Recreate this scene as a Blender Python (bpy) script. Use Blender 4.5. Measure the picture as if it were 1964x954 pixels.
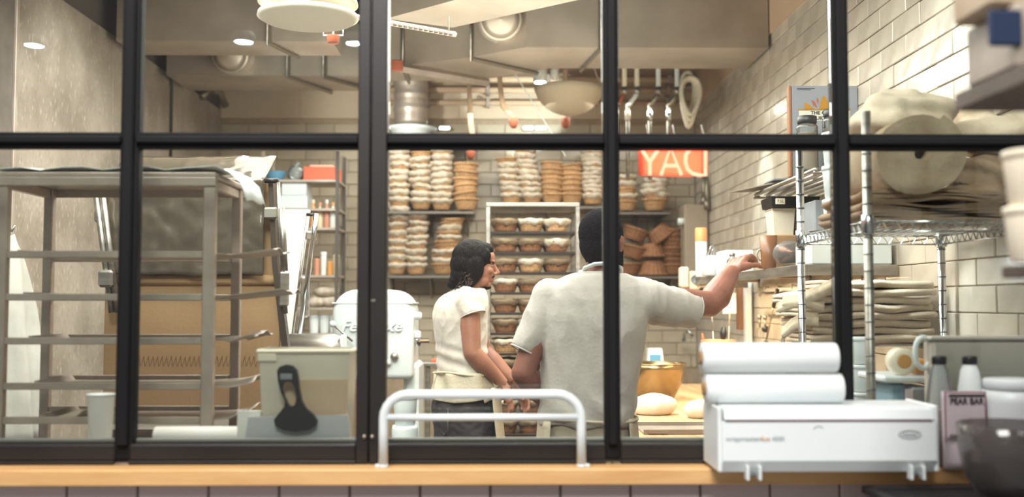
import bpy, bmesh, math, random
from mathutils import Vector, Matrix, noise
PI = math.pi
random.seed(7)
SC = bpy.context.scene
COL = SC.collection
for _o in list(bpy.data.objects):
    bpy.data.objects.remove(_o)

# ------------------------------------------------------------------ camera
F = 1950.0
PITCH = math.atan(103 / F)
YAW = math.atan(27 / F)
CAMZ = 1.46
cd = bpy.data.cameras.new('camera')
cam = bpy.data.objects.new('camera', cd); COL.objects.link(cam)
cam.location = (0, 0, CAMZ)
cam.rotation_euler = (PI / 2 + PITCH, 0, -YAW)
cd.sensor_width = 36; cd.lens = 36 * F / 1964
cd.clip_start = 0.05; cd.clip_end = 100
cd.dof.use_dof = True
cd.dof.focus_distance = 4.3
cd.dof.aperture_fstop = 1.5
SC.camera = cam

# ------------------------------------------------------------------ world, light, exposure; lamps here are unseen, without fixtures
w = bpy.data.worlds.new('world'); SC.world = w; w.use_nodes = True
bg = w.node_tree.nodes['Background']
bg.inputs[0].default_value = (0.62, 0.58, 0.57, 1); bg.inputs[1].default_value = 0.34
SC.view_settings.view_transform = 'Standard'
SC.view_settings.look = 'None'
SC.view_settings.gamma = 1
SC.view_settings.exposure = 0.72
SC.cycles.max_bounces = 8
SC.cycles.transparent_max_bounces = 16
SC.cycles.sample_clamp_indirect = 6

def area(name, loc, size, power, col=(1, .925, .855), tgt=None, sy=None, spread=PI):
    l = bpy.data.lights.new(name, 'AREA'); l.energy = power; l.color = col
    l.shape = 'RECTANGLE'; l.size = size; l.size_y = sy or size; l.spread = spread
    o = bpy.data.objects.new(name, l); COL.objects.link(o); o.location = loc
    if tgt is not None:
        o.rotation_euler = (Vector(tgt) - Vector(loc)).to_track_quat('-Z', 'Y').to_euler()
    return o
def spot(name, loc, tgt, power, col=(1, .95, .9), ang=60, blend=.5, r=.04):
    l = bpy.data.lights.new(name, 'SPOT'); l.energy = power; l.color = col
    l.spot_size = math.radians(ang); l.spot_blend = blend; l.shadow_soft_size = r
    o = bpy.data.objects.new(name, l); COL.objects.link(o); o.location = loc
    o.rotation_euler = (Vector(tgt) - Vector(loc)).to_track_quat('-Z', 'Y').to_euler()
    return o
area('ceiling_fill', (-.4, 5.2, 2.88), 1.9, 60, sy=2.6)  # unseen fill for the whole room, no panel is built
area('ceiling_fill', (0, 7.5, 2.9), 2.6, 22, sy=.5)
area('ceiling_fill', (-1.3, 4.0, 2.9), 1.0, 20)
area('ceiling_uplight', (-.2, 5.4, 2.4), 2.2, 26, (1, .93, .84), tgt=(-.2, 6.0, 5), sy=1.6)
area('table_fill', (.55, 5.2, 2.85), .6, 34, (1, .95, .88), sy=2.2)  # unseen fill over the work table
area('under_shelf_light', (1.42, 5.6, 1.57), .12, 12, (1, .74, .48), sy=1.6)
area('unseen_front_light', (-.7, 1.0, 4.4), 1.2, 76, (1, .96, .92), tgt=(0, 2.6, 1.0))
area('unseen_front_light', (0, -2.5, 5.6), 1.5, 230, (1, .965, .93), tgt=(0, 3.0, 1.3))  # added fill for the faces turned to the front room
area('inner_counter_fill', (-.6, 3.2, 3.3), 2.4, 36, (1, .96, .92), sy=.4)  # added to brighten the things on the inner counter
spot('duct_fill_spot', (-1.2, 5.9, 2.5), (-1.3, 6.9, 3.15), 9, (.82, .95, 1), 60, .8)  # added spots for the cool bright patches on the ducts
spot('duct_fill_spot', (.4, 5.3, 2.4), (.45, 6.1, 3.15), 5, (.85, .95, 1), 60, .9)
spot('linen_fill_spot', (1.3, 3.75, 3.0), (1.55, 3.9, 1.4), 42, (.95, .98, 1), 34, .5)  # added spots to brighten the linen stack and the wall behind
spot('linen_fill_spot', (.7, 3.3, 2.9), (1.4, 3.85, 1.45), 26, (1, .97, .92), 26, .6)
spot('left_wall_spot', (-1.5, 5.2, 3.3), (-2.33, 5.6, 1.7), 38, (1, .96, .9), 95, .8)
spot('left_wall_spot', (-1.6, 3.7, 3.3), (-2.3, 5.2, 1.9), 14, (1, .96, .9), 70, .8)
spot('drum_fill_spot', (-.9, 7.3, 2.9), (-.7, 8.2, 2.95), 22, (1, .95, .9), 100, .6)  # added to lighten the drum front
spot('wall_spot_light', (1.15, 3.5, 3.0), (1.66, 3.72, 2.35), 14, (.84, .96, 1), 46, .6)
spot('wall_spot_light', (1.3, 6.15, 2.95), (1.66, 6.3, 1.9), 55, (.88, .97, 1), 34, .5)
spot('wall_spot_light', (1.3, 3.75, 1.62), (1.66, 3.4, 1.2), 6, (.85, .95, 1), 90, .5)
spot('shelf_spot_light', (-1.2, 6.0, 2.9), (-1.4, 7.4, 1.6), 36, (.95, .98, 1), 60, .5)
spot('shelf_spot_light', (-.95, 4.4, 2.9), (-1.3, 4.7, 1.6), 20, (.95, .98, 1), 50, .5)
spot('basket_spot_light', (.2, 7.2, 2.95), (-.5, 8.3, 2.0), 9, (1, .88, .74), 100, .6)
spot('basket_spot_light', (.35, 7.75, 2.9), (.2, 8.5, 3.15), 26, (.9, .97, 1), 62, .15)
spot('mixer_spot_light', (-.4, 4.9, 2.9), (-.62, 5.5, 1.3), 6, (.92, .98, 1), 40, .5)

# ------------------------------------------------------------------ helpers
def P(px, py, Y):
    fw = Vector((math.sin(YAW) * math.cos(PITCH), math.cos(YAW) * math.cos(PITCH), math.sin(PITCH)))
    rt = Vector((math.cos(YAW), -math.sin(YAW), 0)); up = rt.cross(fw)
    d = fw + rt * ((px - 982) / F) + up * ((477 - py) / F)
    return Vector((0, 0, CAMZ)) + d * (Y / d.y)
def X(px, Y, py=580): return P(px, py, Y).x
def Z(py, Y, px=982): return P(px, py, Y).z

def tag(o, label=None, cat=None, group=None, kind=None):
    if label: o['label'] = label
    if cat: o['category'] = cat
    if group: o['group'] = group
    if kind: o['kind'] = kind
    return o
def empty(name, loc=(0, 0, 0), label=None, cat=None, group=None, kind=None, parent=None):
    o = bpy.data.objects.new(name, None); COL.objects.link(o); o.location = loc
    o.empty_display_size = .05
    if parent: o.parent = parent
    return tag(o, label, cat, group, kind)

class MB:
    def __init__(s): s.v = []; s.f = []; s.sm = []
    def add(s, vs, fs, smooth=False, M=None):
        b = len(s.v)
        s.v += [(M @ Vector(v)) if M else Vector(v) for v in vs]
        s.f += [tuple(b + i for i in f) for f in fs]; s.sm += [smooth] * len(fs)
        return s
    def box(s, x0, x1, y0, y1, z0, z1, b=0.0, M=None):
        x0, x1 = min(x0, x1), max(x0, x1); y0, y1 = min(y0, y1), max(y0, y1); z0, z1 = min(z0, z1), max(z0, z1)
        c = Vector(((x0+x1)/2, (y0+y1)/2, (z0+z1)/2)); h = Vector(((x1-x0)/2, (y1-y0)/2, (z1-z0)/2))
        sg = [(i & 1, i >> 1 & 1, i >> 2 & 1) for i in range(8)]
        if b <= 0:
            vs = [(c[0]+(2*a-1)*h[0], c[1]+(2*q-1)*h[1], c[2]+(2*r-1)*h[2]) for a, q, r in sg]
            return s.add(vs, [(0, 2, 3, 1), (4, 5, 7, 6), (0, 1, 5, 4), (2, 6, 7, 3), (0, 4, 6, 2), (1, 3, 7, 5)], False, M)
        b = min(b, min(h) * .9)
        vs = []
        for g in sg:
            for ax in range(3):
                vs.append(tuple(c[k] + (2*g[k]-1) * (h[k] - (0 if k == ax else b)) for k in range(3)))
        idx = {g: i for i, g in enumerate(sg)}; fs = []
        for ax in range(3):
            o = [k for k in range(3) if k != ax]
            for t in (0, 1):
                ring = []
                for (p, q) in ((0, 0), (1, 0), (1, 1), (0, 1)):
                    g = [0, 0, 0]; g[ax] = t; g[o[0]] = p; g[o[1]] = q
                    ring.append(idx[tuple(g)] * 3 + ax)
                fs.append(tuple(ring))
            for (p, q) in ((0, 0), (1, 0), (1, 1), (0, 1)):
                g = [0, 0, 0]; g[o[0]] = p; g[o[1]] = q; g1 = list(g); g1[ax] = 1
                i, j = idx[tuple(g)] * 3, idx[tuple(g1)] * 3
                fs.append((i + o[0], i + o[1], j + o[1], j + o[0]))
        for i in range(8): fs.append((i*3, i*3+1, i*3+2))
        return s.add(vs, fs, False, M)
    def cbox(s, c, sz, b=0, rot=None):
        M = Matrix.Translation(Vector(c)) @ (rot if rot else Matrix.Identity(4))
        return s.box(-sz[0]/2, sz[0]/2, -sz[1]/2, sz[1]/2, -sz[2]/2, sz[2]/2, b, M)
    def tube(s, pts, r, n=8, closed=False, smooth=True, flat=1.0):
        pts = [Vector(p) for p in pts]; m = len(pts)
        rr = r if isinstance(r, (list, tuple)) else [r] * m
        T = []
        for i in range(m):
            if closed: t = pts[(i+1) % m] - pts[i-1]
            else: t = pts[min(i+1, m-1)] - pts[max(i-1, 0)]
            T.append(t.normalized() if t.length > 1e-9 else Vector((0, 0, 1)))
        a = Vector((0, 0, 1)) if abs(T[0].z) < .9 else Vector((1, 0, 0))
        u = (a - T[0] * a.dot(T[0])).normalized(); vs = []
        for i in range(m):
            u = u - T[i] * u.dot(T[i])
            u = u.normalized() if u.length > 1e-6 else T[i].orthogonal().normalized()
            v = T[i].cross(u)
            for k in range(n):
                an = 2*PI*k/n
                vs.append(pts[i] + (u*math.cos(an) + v*math.sin(an)*flat) * rr[i])
        fs = []
        for i in range(m if closed else m-1):
            j = (i+1) % m
            for k in range(n):
                fs.append((i*n+k, i*n+(k+1) % n, j*n+(k+1) % n, j*n+k))
        if not closed:
            fs.append(tuple(range(n-1, -1, -1))); fs.append(tuple((m-1)*n+k for k in range(n)))
        return s.add(vs, fs, smooth)
    def lathe(s, prof, c=(0, 0, 0), n=20, M=None, smooth=True, fr=None):
        vs = []; fs = []; m = len(prof); c = Vector(c)
        for i, (r, z) in enumerate(prof):
            for k in range(n):
                an = 2*PI*k/n; q = r * (fr(an, i) if fr else 1)
                p = Vector((q*math.cos(an), q*math.sin(an), z))
                vs.append((M @ p if M else p) + c)
        for i in range(m-1):
            for k in range(n):
                fs.append((i*n+k, i*n+(k+1) % n, (i+1)*n+(k+1) % n, (i+1)*n+k))
        if prof[0][0] > 1e-6: fs.append(tuple(range(n-1, -1, -1)))
        if prof[-1][0] > 1e-6: fs.append(tuple((m-1)*n+k for k in range(n)))
        return s.add(vs, fs, smooth)
    def ell(s, c, r, rot=None, n=14, m=9):
        if not hasattr(r, '__len__'): r = (r, r, r)
        vs = []; fs = []
        M = Matrix.Translation(Vector(c)) @ (rot if rot else Matrix.Identity(4))
        vs.append((0, 0, r[2]))
        for i in range(1, m):
            t = PI*i/m
            for k in range(n):
                a = 2*PI*k/n
                vs.append((r[0]*math.sin(t)*math.cos(a), r[1]*math.sin(t)*math.sin(a), r[2]*math.cos(t)))
        vs.append((0, 0, -r[2])); L = len(vs)-1
        for k in range(n): fs.append((0, 1+k, 1+(k+1) % n))
        for i in range(m-2):
            for k in range(n):
                fs.append((1+i*n+k, 1+(i+1)*n+k, 1+(i+1)*n+(k+1) % n, 1+i*n+(k+1) % n))
        b = 1+(m-2)*n
        for k in range(n): fs.append((L, b+(k+1) % n, b+k))
        return s.add(vs, fs, True, M)
    def prism(s, front, back, smooth=False):
        n = len(front)
        return s.add(list(front)+list(back), [tuple(range(n)), tuple(range(2*n-1, n-1, -1))] +
                     [(i, (i+1) % n, n+(i+1) % n, n+i) for i in range(n)], smooth)
    def ext(s, poly, y0, y1):
        return s.prism([(x, y0, z) for x, z in poly], [(x, y1, z) for x, z in poly])
    def plan(s, poly, z0, z1):
        return s.prism([(x, y, z0) for x, y in poly], [(x, y, z1) for x, y in poly])
    def ribbon(s, path, y0, y1, th, ny=6, wob=None):
        # path: (x, z) list; a thick sheet swept along Y
        m = len(path); off = []
        for i in range(m):
            a = Vector(path[max(i-1, 0)]); b = Vector(path[min(i+1, m-1)]); t = (b-a)
            t = t.normalized() if t.length > 1e-9 else Vector((1, 0))
            off.append(Vector((-t.y, t.x)) * th/2)
        vs = []
        for j in range(ny+1):
            y = y0+(y1-y0)*j/ny
            for sgn in (1, -1):
                for i in range(m):
                    p = Vector(path[i])+off[i]*sgn
                    d = wob(p.x, y, p.y) if wob else (0, 0, 0)
                    vs.append((p.x+d[0], y+d[1], p.y+d[2]))
        W = 2*m; fs = []
        for j in range(ny):
            for i in range(m-1):
                a = j*W+i; fs.append((a, a+1, a+1+W, a+W)); a += m; fs.append((a, a+W, a+1+W, a+1))
            for e in (0, m-1):
                a = j*W+e; fs.append((a, a+m, a+m+W, a+W))
        s.add(vs, fs, True); b = len(s.v)-len(vs)
        for j in (0, ny):
            for i in range(m-1):
                a = b+j*W+i; s.f.append((a, a+m, a+m+1, a+1)); s.sm.append(False)
        return s
    def mesh(s, name, recalc=True):
        me = bpy.data.meshes.new(name); me.from_pydata([tuple(v) for v in s.v], [], s.f)
        me.polygons.foreach_set('use_smooth', s.sm)
        if recalc:
            bm = bmesh.new(); bm.from_mesh(me)
            bmesh.ops.recalc_face_normals(bm, faces=bm.faces); bm.to_mesh(me); bm.free()
        me.update(); return me
    def build(s, name, mat, parent=None, label=None, cat=None, group=None, kind=None, loc=None):
        me = s.mesh(name); me.materials.append(mat)
        o = bpy.data.objects.new(name, me); COL.objects.link(o)
        if loc is not None: o.location = loc
        if parent: attach(o, parent)
        return tag(o, label, cat, group, kind)
def attach(o, parent):
    # parents sit unrotated when parts are authored in world space
    o.parent = parent
    pl = Vector((0, 0, 0)); q = parent
    while q: pl += q.location; q = q.parent
    o.location = Vector(o.location) - pl
def inst(me, name, loc, parent=None, rot=None, label=None, cat=None, group=None, kind=None, scale=None):
    o = bpy.data.objects.new(name, me); COL.objects.link(o); o.location = loc
    if rot: o.rotation_euler = rot
    if scale: o.scale = scale
    if parent: attach(o, parent)
    return tag(o, label, cat, group, kind)
def origin_to(o, p):
    p = Vector(p); o.data.transform(Matrix.Translation(-p)); o.location = Vector(o.location)+p; return o

# ------------------------------------------------------------------ materials
def hx(h):
    h = h.lstrip('#'); c = [int(h[i:i+2], 16)/255 for i in (0, 2, 4)]
    return tuple(x/12.92 if x <= .04045 else ((x+.055)/1.055)**2.4 for x in c) + (1,)
def mat(name, col, rough=.5, metal=0, col2=None, ns=6, stretch=(1, 1, 1), bump=0, bs=None, rand=0,
        trans=0, alpha=None, emit=None, es=0, spec=.5, sub=0, sheen=0, lo=.35, hi=.65, detail=4, coat=0):
    m = bpy.data.materials.new(name); m.use_nodes = True; nt = m.node_tree; N = nt.nodes; L = nt.links
    b = N['Principled BSDF']
    b.inputs['Base Color'].default_value = hx(col); b.inputs['Roughness'].default_value = rough
    b.inputs['Metallic'].default_value = metal; b.inputs['Specular IOR Level'].default_value = spec
    b.inputs['Transmission Weight'].default_value = trans
    if coat: b.inputs['Coat Weight'].default_value = coat
    if sheen: b.inputs['Sheen Weight'].default_value = sheen
    if sub:
        b.inputs['Subsurface Weight'].default_value = sub; b.inputs['Subsurface Radius'].default_value = (.02, .008, .004)
        b.inputs['Subsurface Scale'].default_value = .5
    if alpha is not None: b.inputs['Alpha'].default_value = alpha
    if emit: b.inputs['Emission Color'].default_value = hx(emit); b.inputs['Emission Strength'].default_value = es
    tc = N.new('ShaderNodeTexCoord'); mp = N.new('ShaderNodeMapping'); mp.inputs['Scale'].default_value = stretch
    L.new(tc.outputs['Object'], mp.inputs[0])
    out = None
    if col2:
        nz = N.new('ShaderNodeTexNoise'); nz.inputs['Scale'].default_value = ns; nz.inputs['Detail'].default_value = detail
        L.new(mp.outputs[0], nz.inputs['Vector'])
        r = N.new('ShaderNodeValToRGB'); r.color_ramp.elements[0].position = lo; r.color_ramp.elements[1].position = hi
        r.color_ramp.elements[0].color = hx(col); r.color_ramp.elements[1].color = hx(col2)
        L.new(nz.outputs['Fac'], r.inputs[0]); out = r.outputs[0]
    if rand:
        oi = N.new('ShaderNodeObjectInfo'); mr = N.new('ShaderNodeMapRange')
        mr.inputs['To Min'].default_value = 1-rand; mr.inputs['To Max'].default_value = 1+rand
        L.new(oi.outputs['Random'], mr.inputs[0])
        hs = N.new('ShaderNodeHueSaturation'); L.new(mr.outputs[0], hs.inputs['Value'])
        if out: L.new(out, hs.inputs['Color'])
        else: hs.inputs['Color'].default_value = hx(col)
        out = hs.outputs[0]
    if out: L.new(out, b.inputs['Base Color'])
    if bump:
        n2 = N.new('ShaderNodeTexNoise'); n2.inputs['Scale'].default_value = bs or ns*4; n2.inputs['Detail'].default_value = 5
        L.new(mp.outputs[0], n2.inputs['Vector'])
        bp = N.new('ShaderNodeBump'); bp.inputs['Strength'].default_value = bump; bp.inputs['Distance'].default_value = .01
        L.new(n2.outputs['Fac'], bp.inputs['Height']); L.new(bp.outputs[0], b.inputs['Normal'])
    return m
def glassmat(name, tint='#ffffff', ior=1.45, rough=0.0, haze=0.0, hazecol='#ffffff', refl=1.0):
    m = bpy.data.materials.new(name); m.use_nodes = True; nt = m.node_tree; N = nt.nodes; L = nt.links
    N.remove(N['Principled BSDF']); o = N['Material Output']
    t = N.new('ShaderNodeBsdfTransparent'); t.inputs[0].default_value = hx(tint)
    g = N.new('ShaderNodeBsdfGlossy'); g.inputs['Roughness'].default_value = rough
    fr = N.new('ShaderNodeFresnel'); fr.inputs[0].default_value = ior
    mx = N.new('ShaderNodeMixShader')
    if refl != 1:
        mm = N.new('ShaderNodeMath'); mm.operation = 'MULTIPLY'; mm.inputs[1].default_value = refl
        L.new(fr.outputs[0], mm.inputs[0]); L.new(mm.outputs[0], mx.inputs[0])
    else: L.new(fr.outputs[0], mx.inputs[0])
    last = t.outputs[0]
    if haze:
        d = N.new('ShaderNodeBsdfPrincipled'); d.inputs['Base Color'].default_value = hx(hazecol); d.inputs['Roughness'].default_value = .4
        m2 = N.new('ShaderNodeMixShader'); m2.inputs[0].default_value = haze
        L.new(t.outputs[0], m2.inputs[1]); L.new(d.outputs[0], m2.inputs[2]); last = m2.outputs[0]
    L.new(last, mx.inputs[1]); L.new(g.outputs[0], mx.inputs[2]); L.new(mx.outputs[0], o.inputs[0])
    return m
def wickermat(name, c1, c2, rand=.12):
    m = mat(name, c1, .75, rand=0); nt = m.node_tree; N = nt.nodes; L = nt.links; b = N['Principled BSDF']
    tc = N.new('ShaderNodeTexCoord')
    wv = N.new('ShaderNodeTexWave'); wv.bands_direction = 'Z'; wv.inputs['Scale'].default_value = 30; wv.inputs['Distortion'].default_value = 1.5
    L.new(tc.outputs['Object'], wv.inputs['Vector'])
    nz = N.new('ShaderNodeTexNoise'); nz.inputs['Scale'].default_value = 40; L.new(tc.outputs['Object'], nz.inputs['Vector'])
    mu = N.new('ShaderNodeMath'); mu.operation = 'MULTIPLY'; L.new(wv.outputs['Fac'], mu.inputs[0]); L.new(nz.outputs['Fac'], mu.inputs[1])
    r = N.new('ShaderNodeValToRGB'); r.color_ramp.elements[0].color = hx(c2); r.color_ramp.elements[1].color = hx(c1)
    r.color_ramp.elements[0].position = .05; r.color_ramp.elements[1].position = .45
    L.new(mu.outputs[0], r.inputs[0])
    oi = N.new('ShaderNodeObjectInfo'); mr = N.new('ShaderNodeMapRange'); mr.inputs['To Min'].default_value = 1-rand; mr.inputs['To Max'].default_value = 1+rand
    L.new(oi.outputs['Random'], mr.inputs[0]); hs = N.new('ShaderNodeHueSaturation'); L.new(mr.outputs[0], hs.inputs['Value']); L.new(r.outputs[0], hs.inputs['Color'])
    L.new(hs.outputs[0], b.inputs['Base Color'])
    bp = N.new('ShaderNodeBump'); bp.inputs['Strength'].default_value = .8; bp.inputs['Distance'].default_value = .004
    L.new(mu.outputs[0], bp.inputs['Height']); L.new(bp.outputs[0], b.inputs['Normal'])
    return m

M_black = mat('black_steel_paint', '#0b0b0d', .65, spec=.25, col2='#101012', ns=3)
M_rail = mat('bronze_black_steel', '#191615', .42, col2='#221e1c', ns=3)
M_glass = glassmat('window_glass', '#f6faf8', 1.5, refl=.9)
M_clear = glassmat('clear_plastic', '#eef2f2', 1.4, rough=.1, haze=.22, hazecol='#d8e0e0')
M_clear2 = glassmat('cloudy_film', '#b5a794', 1.6, rough=.12, haze=.38, hazecol='#7d715f')
M_jar = glassmat('jar_glass', '#dfe6e4', 1.5, rough=.03, haze=.08)
M_wood = mat('oiled_beech', '#cb9d66', .45, col2='#d8ad76', ns=5, stretch=(1, 8, 8), bump=.1, bs=40)
M_woodtop = mat('butcher_block', '#c39a6c', .6, col2='#d6b58c', ns=5, stretch=(6, .6, 1), bump=.1)
M_board = mat('tan_belt_cloth', '#b08d66', .8, col2='#a5835d', ns=2.5, bump=.1, bs=60)
M_steel = mat('brushed_steel', '#b5afa6', .4, .9, col2='#8f8a82', ns=4, stretch=(1, 1, 6))
M_steel2 = mat('rack_aluminium', '#b8aa9d', .45, .5, col2='#a5978a', ns=8)
M_duct = mat('galvanised_duct', '#bfb1a0', .42, .5, col2='#aa9d8d', ns=3, bump=.03, bs=6)
M_ductd = mat('duct_flange', '#8b8375', .4, .8)
M_chrome = mat('chrome_wire', '#d0d4d6', .16, 1)
M_white = mat('white_enamel', '#dce2e2', .3, col2='#d3dbdb', ns=3)
M_whitep = mat('white_plastic', '#e2e8e8', .38, col2='#dbe2e3', ns=2)
M_warmw = mat('warm_white_plastic', '#f0eae2', .5, col2='#e8e1d7', ns=4)
M_paper = mat('white_paper', '#e6eae8', .8, col2='#dadedc', ns=12, bump=.2)
M_cream = mat('cream_plastic', '#e0d8c4', .4, col2='#d8ceb8', ns=4, sub=.2)
M_creamd = mat('flour_beige', '#cbb193', .8, col2='#bda283', ns=6)
M_blackp = mat('black_plastic', '#1b1a1c', .4)
M_tile = mat('glazed_cream_tile', '#b9ae9e', .22, col2='#cabfae', ns=5, rand=.07, bump=.4, bs=9, coat=.25)
M_tileb = mat('glazed_back_tile', '#b3a58f', .16, col2='#bfb29c', ns=5, rand=.09, bump=.3, bs=9)
M_tilef = mat('grey_lilac_tile', '#bdb0ae', .4, col2='#c6bab8', ns=3, rand=.05)
M_grout = mat('tan_grout', '#a8937a', .9, col2='#9c876e', ns=20)
M_groutf = mat('grey_grout', '#8a7671', .9)
M_plaster = mat('warm_plaster', '#c4a88a', .85, col2='#bb9f82', ns=2, bump=.05)
M_boardw = mat('pale_wall_board', '#c8b49a', .6, col2='#bfab91', ns=2)
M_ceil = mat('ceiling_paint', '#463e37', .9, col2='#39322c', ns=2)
M_floor = mat('brown_floor', '#5b4d40', .5, col2='#4b3f35', ns=3)
M_orange = mat('orange_plastic', '#e0643c', .45)
M_blue = mat('blue_plastic', '#5d98b8', .4)
M_navy = mat('navy_plastic', '#1d2c48', .4)
M_brown = mat('brown_glaze', '#8e6242', .35, col2='#7f5538', ns=8)
M_card = mat('cardboard', '#a4825c', .85, col2='#957450', ns=10, stretch=(1, 1, 8))
M_copper = mat('dark_copper', '#6b4938', .25, .9)
M_terra = mat('terracotta', '#9c5237', .7, col2='#874428', ns=20)
M_warmsteel = mat('warm_lit_steel', '#a8936e', .26, .95, col2='#8d7a58', ns=4)  # plain steel, the warm light on it put into the golden colour
M_dough = mat('floured_dough', '#e9e5dc', .9, col2='#d8ccb6', ns=9, bump=.25, bs=30)
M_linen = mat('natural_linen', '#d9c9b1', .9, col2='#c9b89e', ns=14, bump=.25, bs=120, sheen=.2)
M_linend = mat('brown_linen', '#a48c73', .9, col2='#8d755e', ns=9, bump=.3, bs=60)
M_liner = mat('flour_dusted_linen', '#cfc4b4', .95, col2='#b5a792', ns=30, bump=.35, bs=60, rand=.05)
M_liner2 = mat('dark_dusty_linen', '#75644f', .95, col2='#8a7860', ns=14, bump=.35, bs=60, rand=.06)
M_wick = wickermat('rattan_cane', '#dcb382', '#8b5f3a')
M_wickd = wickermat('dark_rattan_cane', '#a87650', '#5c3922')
M_skin = mat('tanned_skin', '#a3705a', .5, col2='#956450', ns=12, sub=.15, bump=.08, bs=90)
M_skin2 = mat('ruddy_skin', '#9a6656', .5, col2='#8c5949', ns=12, sub=.15, bump=.08, bs=90)
M_hair = mat('black_brown_hair', '#090706', .6, col2='#120c0a', spec=.15, ns=30, stretch=(3, 3, .6), bump=.7, bs=60)
M_hairs = mat('short_dark_hair', '#121014', .95, spec=.1, col2='#19161a', ns=60, bump=.8, bs=160)
M_curl = mat('brown_curls', '#3a241a', .5, col2='#251813', ns=20)
M_shirt = mat('cream_cotton_shirt', '#cfc6bb', .9, col2='#c5bcb0', ns=5, bump=.2, bs=70, sheen=.2)
M_shirt2 = mat('off_white_cotton_shirt', '#c5beb6', .9, col2='#bcb5ac', ns=5, bump=.2, bs=70, sheen=.2)
M_apron = mat('cream_canvas_apron', '#cfc3ac', .9, col2='#c2b59d', ns=9, bump=.3, bs=90)
M_jeans = mat('charcoal_denim', '#2c2a2d', .85, col2='#3a3536', ns=14, bump=.3, bs=80)
M_shoe = mat('black_leather_shoe', '#1a1817', .5)
M_eye = mat('eye_white', '#9a8a80', .35)
M_iris = mat('dark_iris', '#20140e', .2)
M_lampoff = mat('lamp_white', '#e2dccb', .45, emit='#fff0d6', es=.12)
M_lamp = mat('lamp_glow', '#ffffff', .5, emit='#f2fbff', es=12)
M_lampo = mat('spot_lamp_glow', '#ffffff', .5, emit='#dff4ff', es=34)
M_neon = mat('neon_tube_glow', '#ff9a80', .4, emit='#ffa585', es=1.5)
M_grey = mat('grey_plastic', '#8d9196', .5, col2='#7d8186', ns=5)
M_label = mat('paper_label', '#d8ccd0', .7, col2='#cbbcc2', ns=6)
M_ink = mat('black_ink', '#28262a', .7)
M_inkg = mat('grey_ink', '#93a0a3', .7)
M_inko = mat('ochre_ink', '#b98a4a', .7)
M_bookc = mat('grey_book_cover', '#8b8e94', .6, col2='#84888e', ns=4)
M_yel = mat('mustard_print', '#ab7a1c', .7)
M_rust = mat('rust_print', '#a5573a', .7)

def stonemat():
    m = mat('flecked_stone_panel', '#857a6c', .5, col2='#a2978a', ns=3, bump=.35, bs=30)
    nt = m.node_tree; N = nt.nodes; L = nt.links; b = N['Principled BSDF']
    src = b.inputs['Base Color'].links[0].from_socket
    tc = N.new('ShaderNodeTexCoord'); mp = N.new('ShaderNodeMapping'); mp.inputs['Scale'].default_value = (1, 1.5, .45)
    L.new(tc.outputs['Object'], mp.inputs[0])
    last = src
    for sc, thr, c, fac in ((30, .15, '#c9c0b2', .5), (13, .12, '#c3baab', .45), (38, .18, '#6b6156', .5)):
        vo = N.new('ShaderNodeTexVoronoi'); vo.inputs['Scale'].default_value = sc; L.new(mp.outputs[0], vo.inputs['Vector'])
        r = N.new('ShaderNodeValToRGB'); r.color_ramp.elements[0].position = thr*.8; r.color_ramp.elements[1].position = thr*1.5
        r.color_ramp.elements[0].color = (fac, fac, fac, 1); r.color_ramp.elements[1].color = (0, 0, 0, 1)
        L.new(vo.outputs['Distance'], r.inputs[0])
        mx = N.new('ShaderNodeMixRGB'); mx.inputs[2].default_value = hx(c); L.new(r.outputs[0], mx.inputs[0]); L.new(last, mx.inputs[1]); last = mx.outputs[0]
    L.new(last, b.inputs['Base Color']); return m
M_stone = stonemat()

def text(body, size, mt, parent, loc, rot=(PI/2, 0, 0), ext=.001, name='lettering', align='CENTER', sx=1, bold=0, shear=0):
    c = bpy.data.curves.new(name, 'FONT'); c.body = body; c.size = size; c.extrude = ext; c.align_x = align; c.align_y = 'CENTER'
    c.offset = bold; c.shear = shear; c.resolution_u = 3
    t = bpy.data.objects.new('tmp', c); COL.objects.link(t)
    dg = bpy.context.evaluated_depsgraph_get(); me = bpy.data.meshes.new_from_object(t.evaluated_get(dg))
    bpy.data.objects.remove(t); me.transform(Matrix.Diagonal((sx, 1, 1, 1))); me.materials.clear(); me.materials.append(mt)
    o = bpy.data.objects.new(name, me); COL.objects.link(o); o.location = loc; o.rotation_euler = rot
    if parent: attach(o, parent)
    return o
def remeshed(mb, name, voxel, smooth=4, mt=None):
    me = mb.mesh(name + '_raw', True); t = bpy.data.objects.new('tmp', me); COL.objects.link(t)
    r = t.modifiers.new('r', 'REMESH'); r.mode = 'VOXEL'; r.voxel_size = voxel
    if smooth:
        s = t.modifiers.new('s', 'SMOOTH'); s.factor = .5; s.iterations = smooth
    dg = bpy.context.evaluated_depsgraph_get(); out = bpy.data.meshes.new_from_object(t.evaluated_get(dg))
    bpy.data.objects.remove(t); bpy.data.meshes.remove(me)
    out.name = name; out.materials.clear()
    if mt: out.materials.append(mt)
    out.polygons.foreach_set('use_smooth', [True]*len(out.polygons)); out.update()
    return out
def displace(me, fn):
    ns = [v.normal.copy() for v in me.vertices]
    for v, n in zip(me.vertices, ns): v.co += n * fn(v.co)
    me.update()
def addmesh(me, name, parent=None, **k):
    o = bpy.data.objects.new(name, me); COL.objects.link(o)
    if parent: attach(o, parent)
    return tag(o, **k)
ORD = ['bottom', 'second', 'third', 'fourth', 'fifth', 'sixth', 'seventh', 'eighth', 'ninth', 'tenth', 'eleventh', 'twelfth', 'thirteenth', 'fourteenth']
ORDT = ['top'] + ORD[1:]

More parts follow.
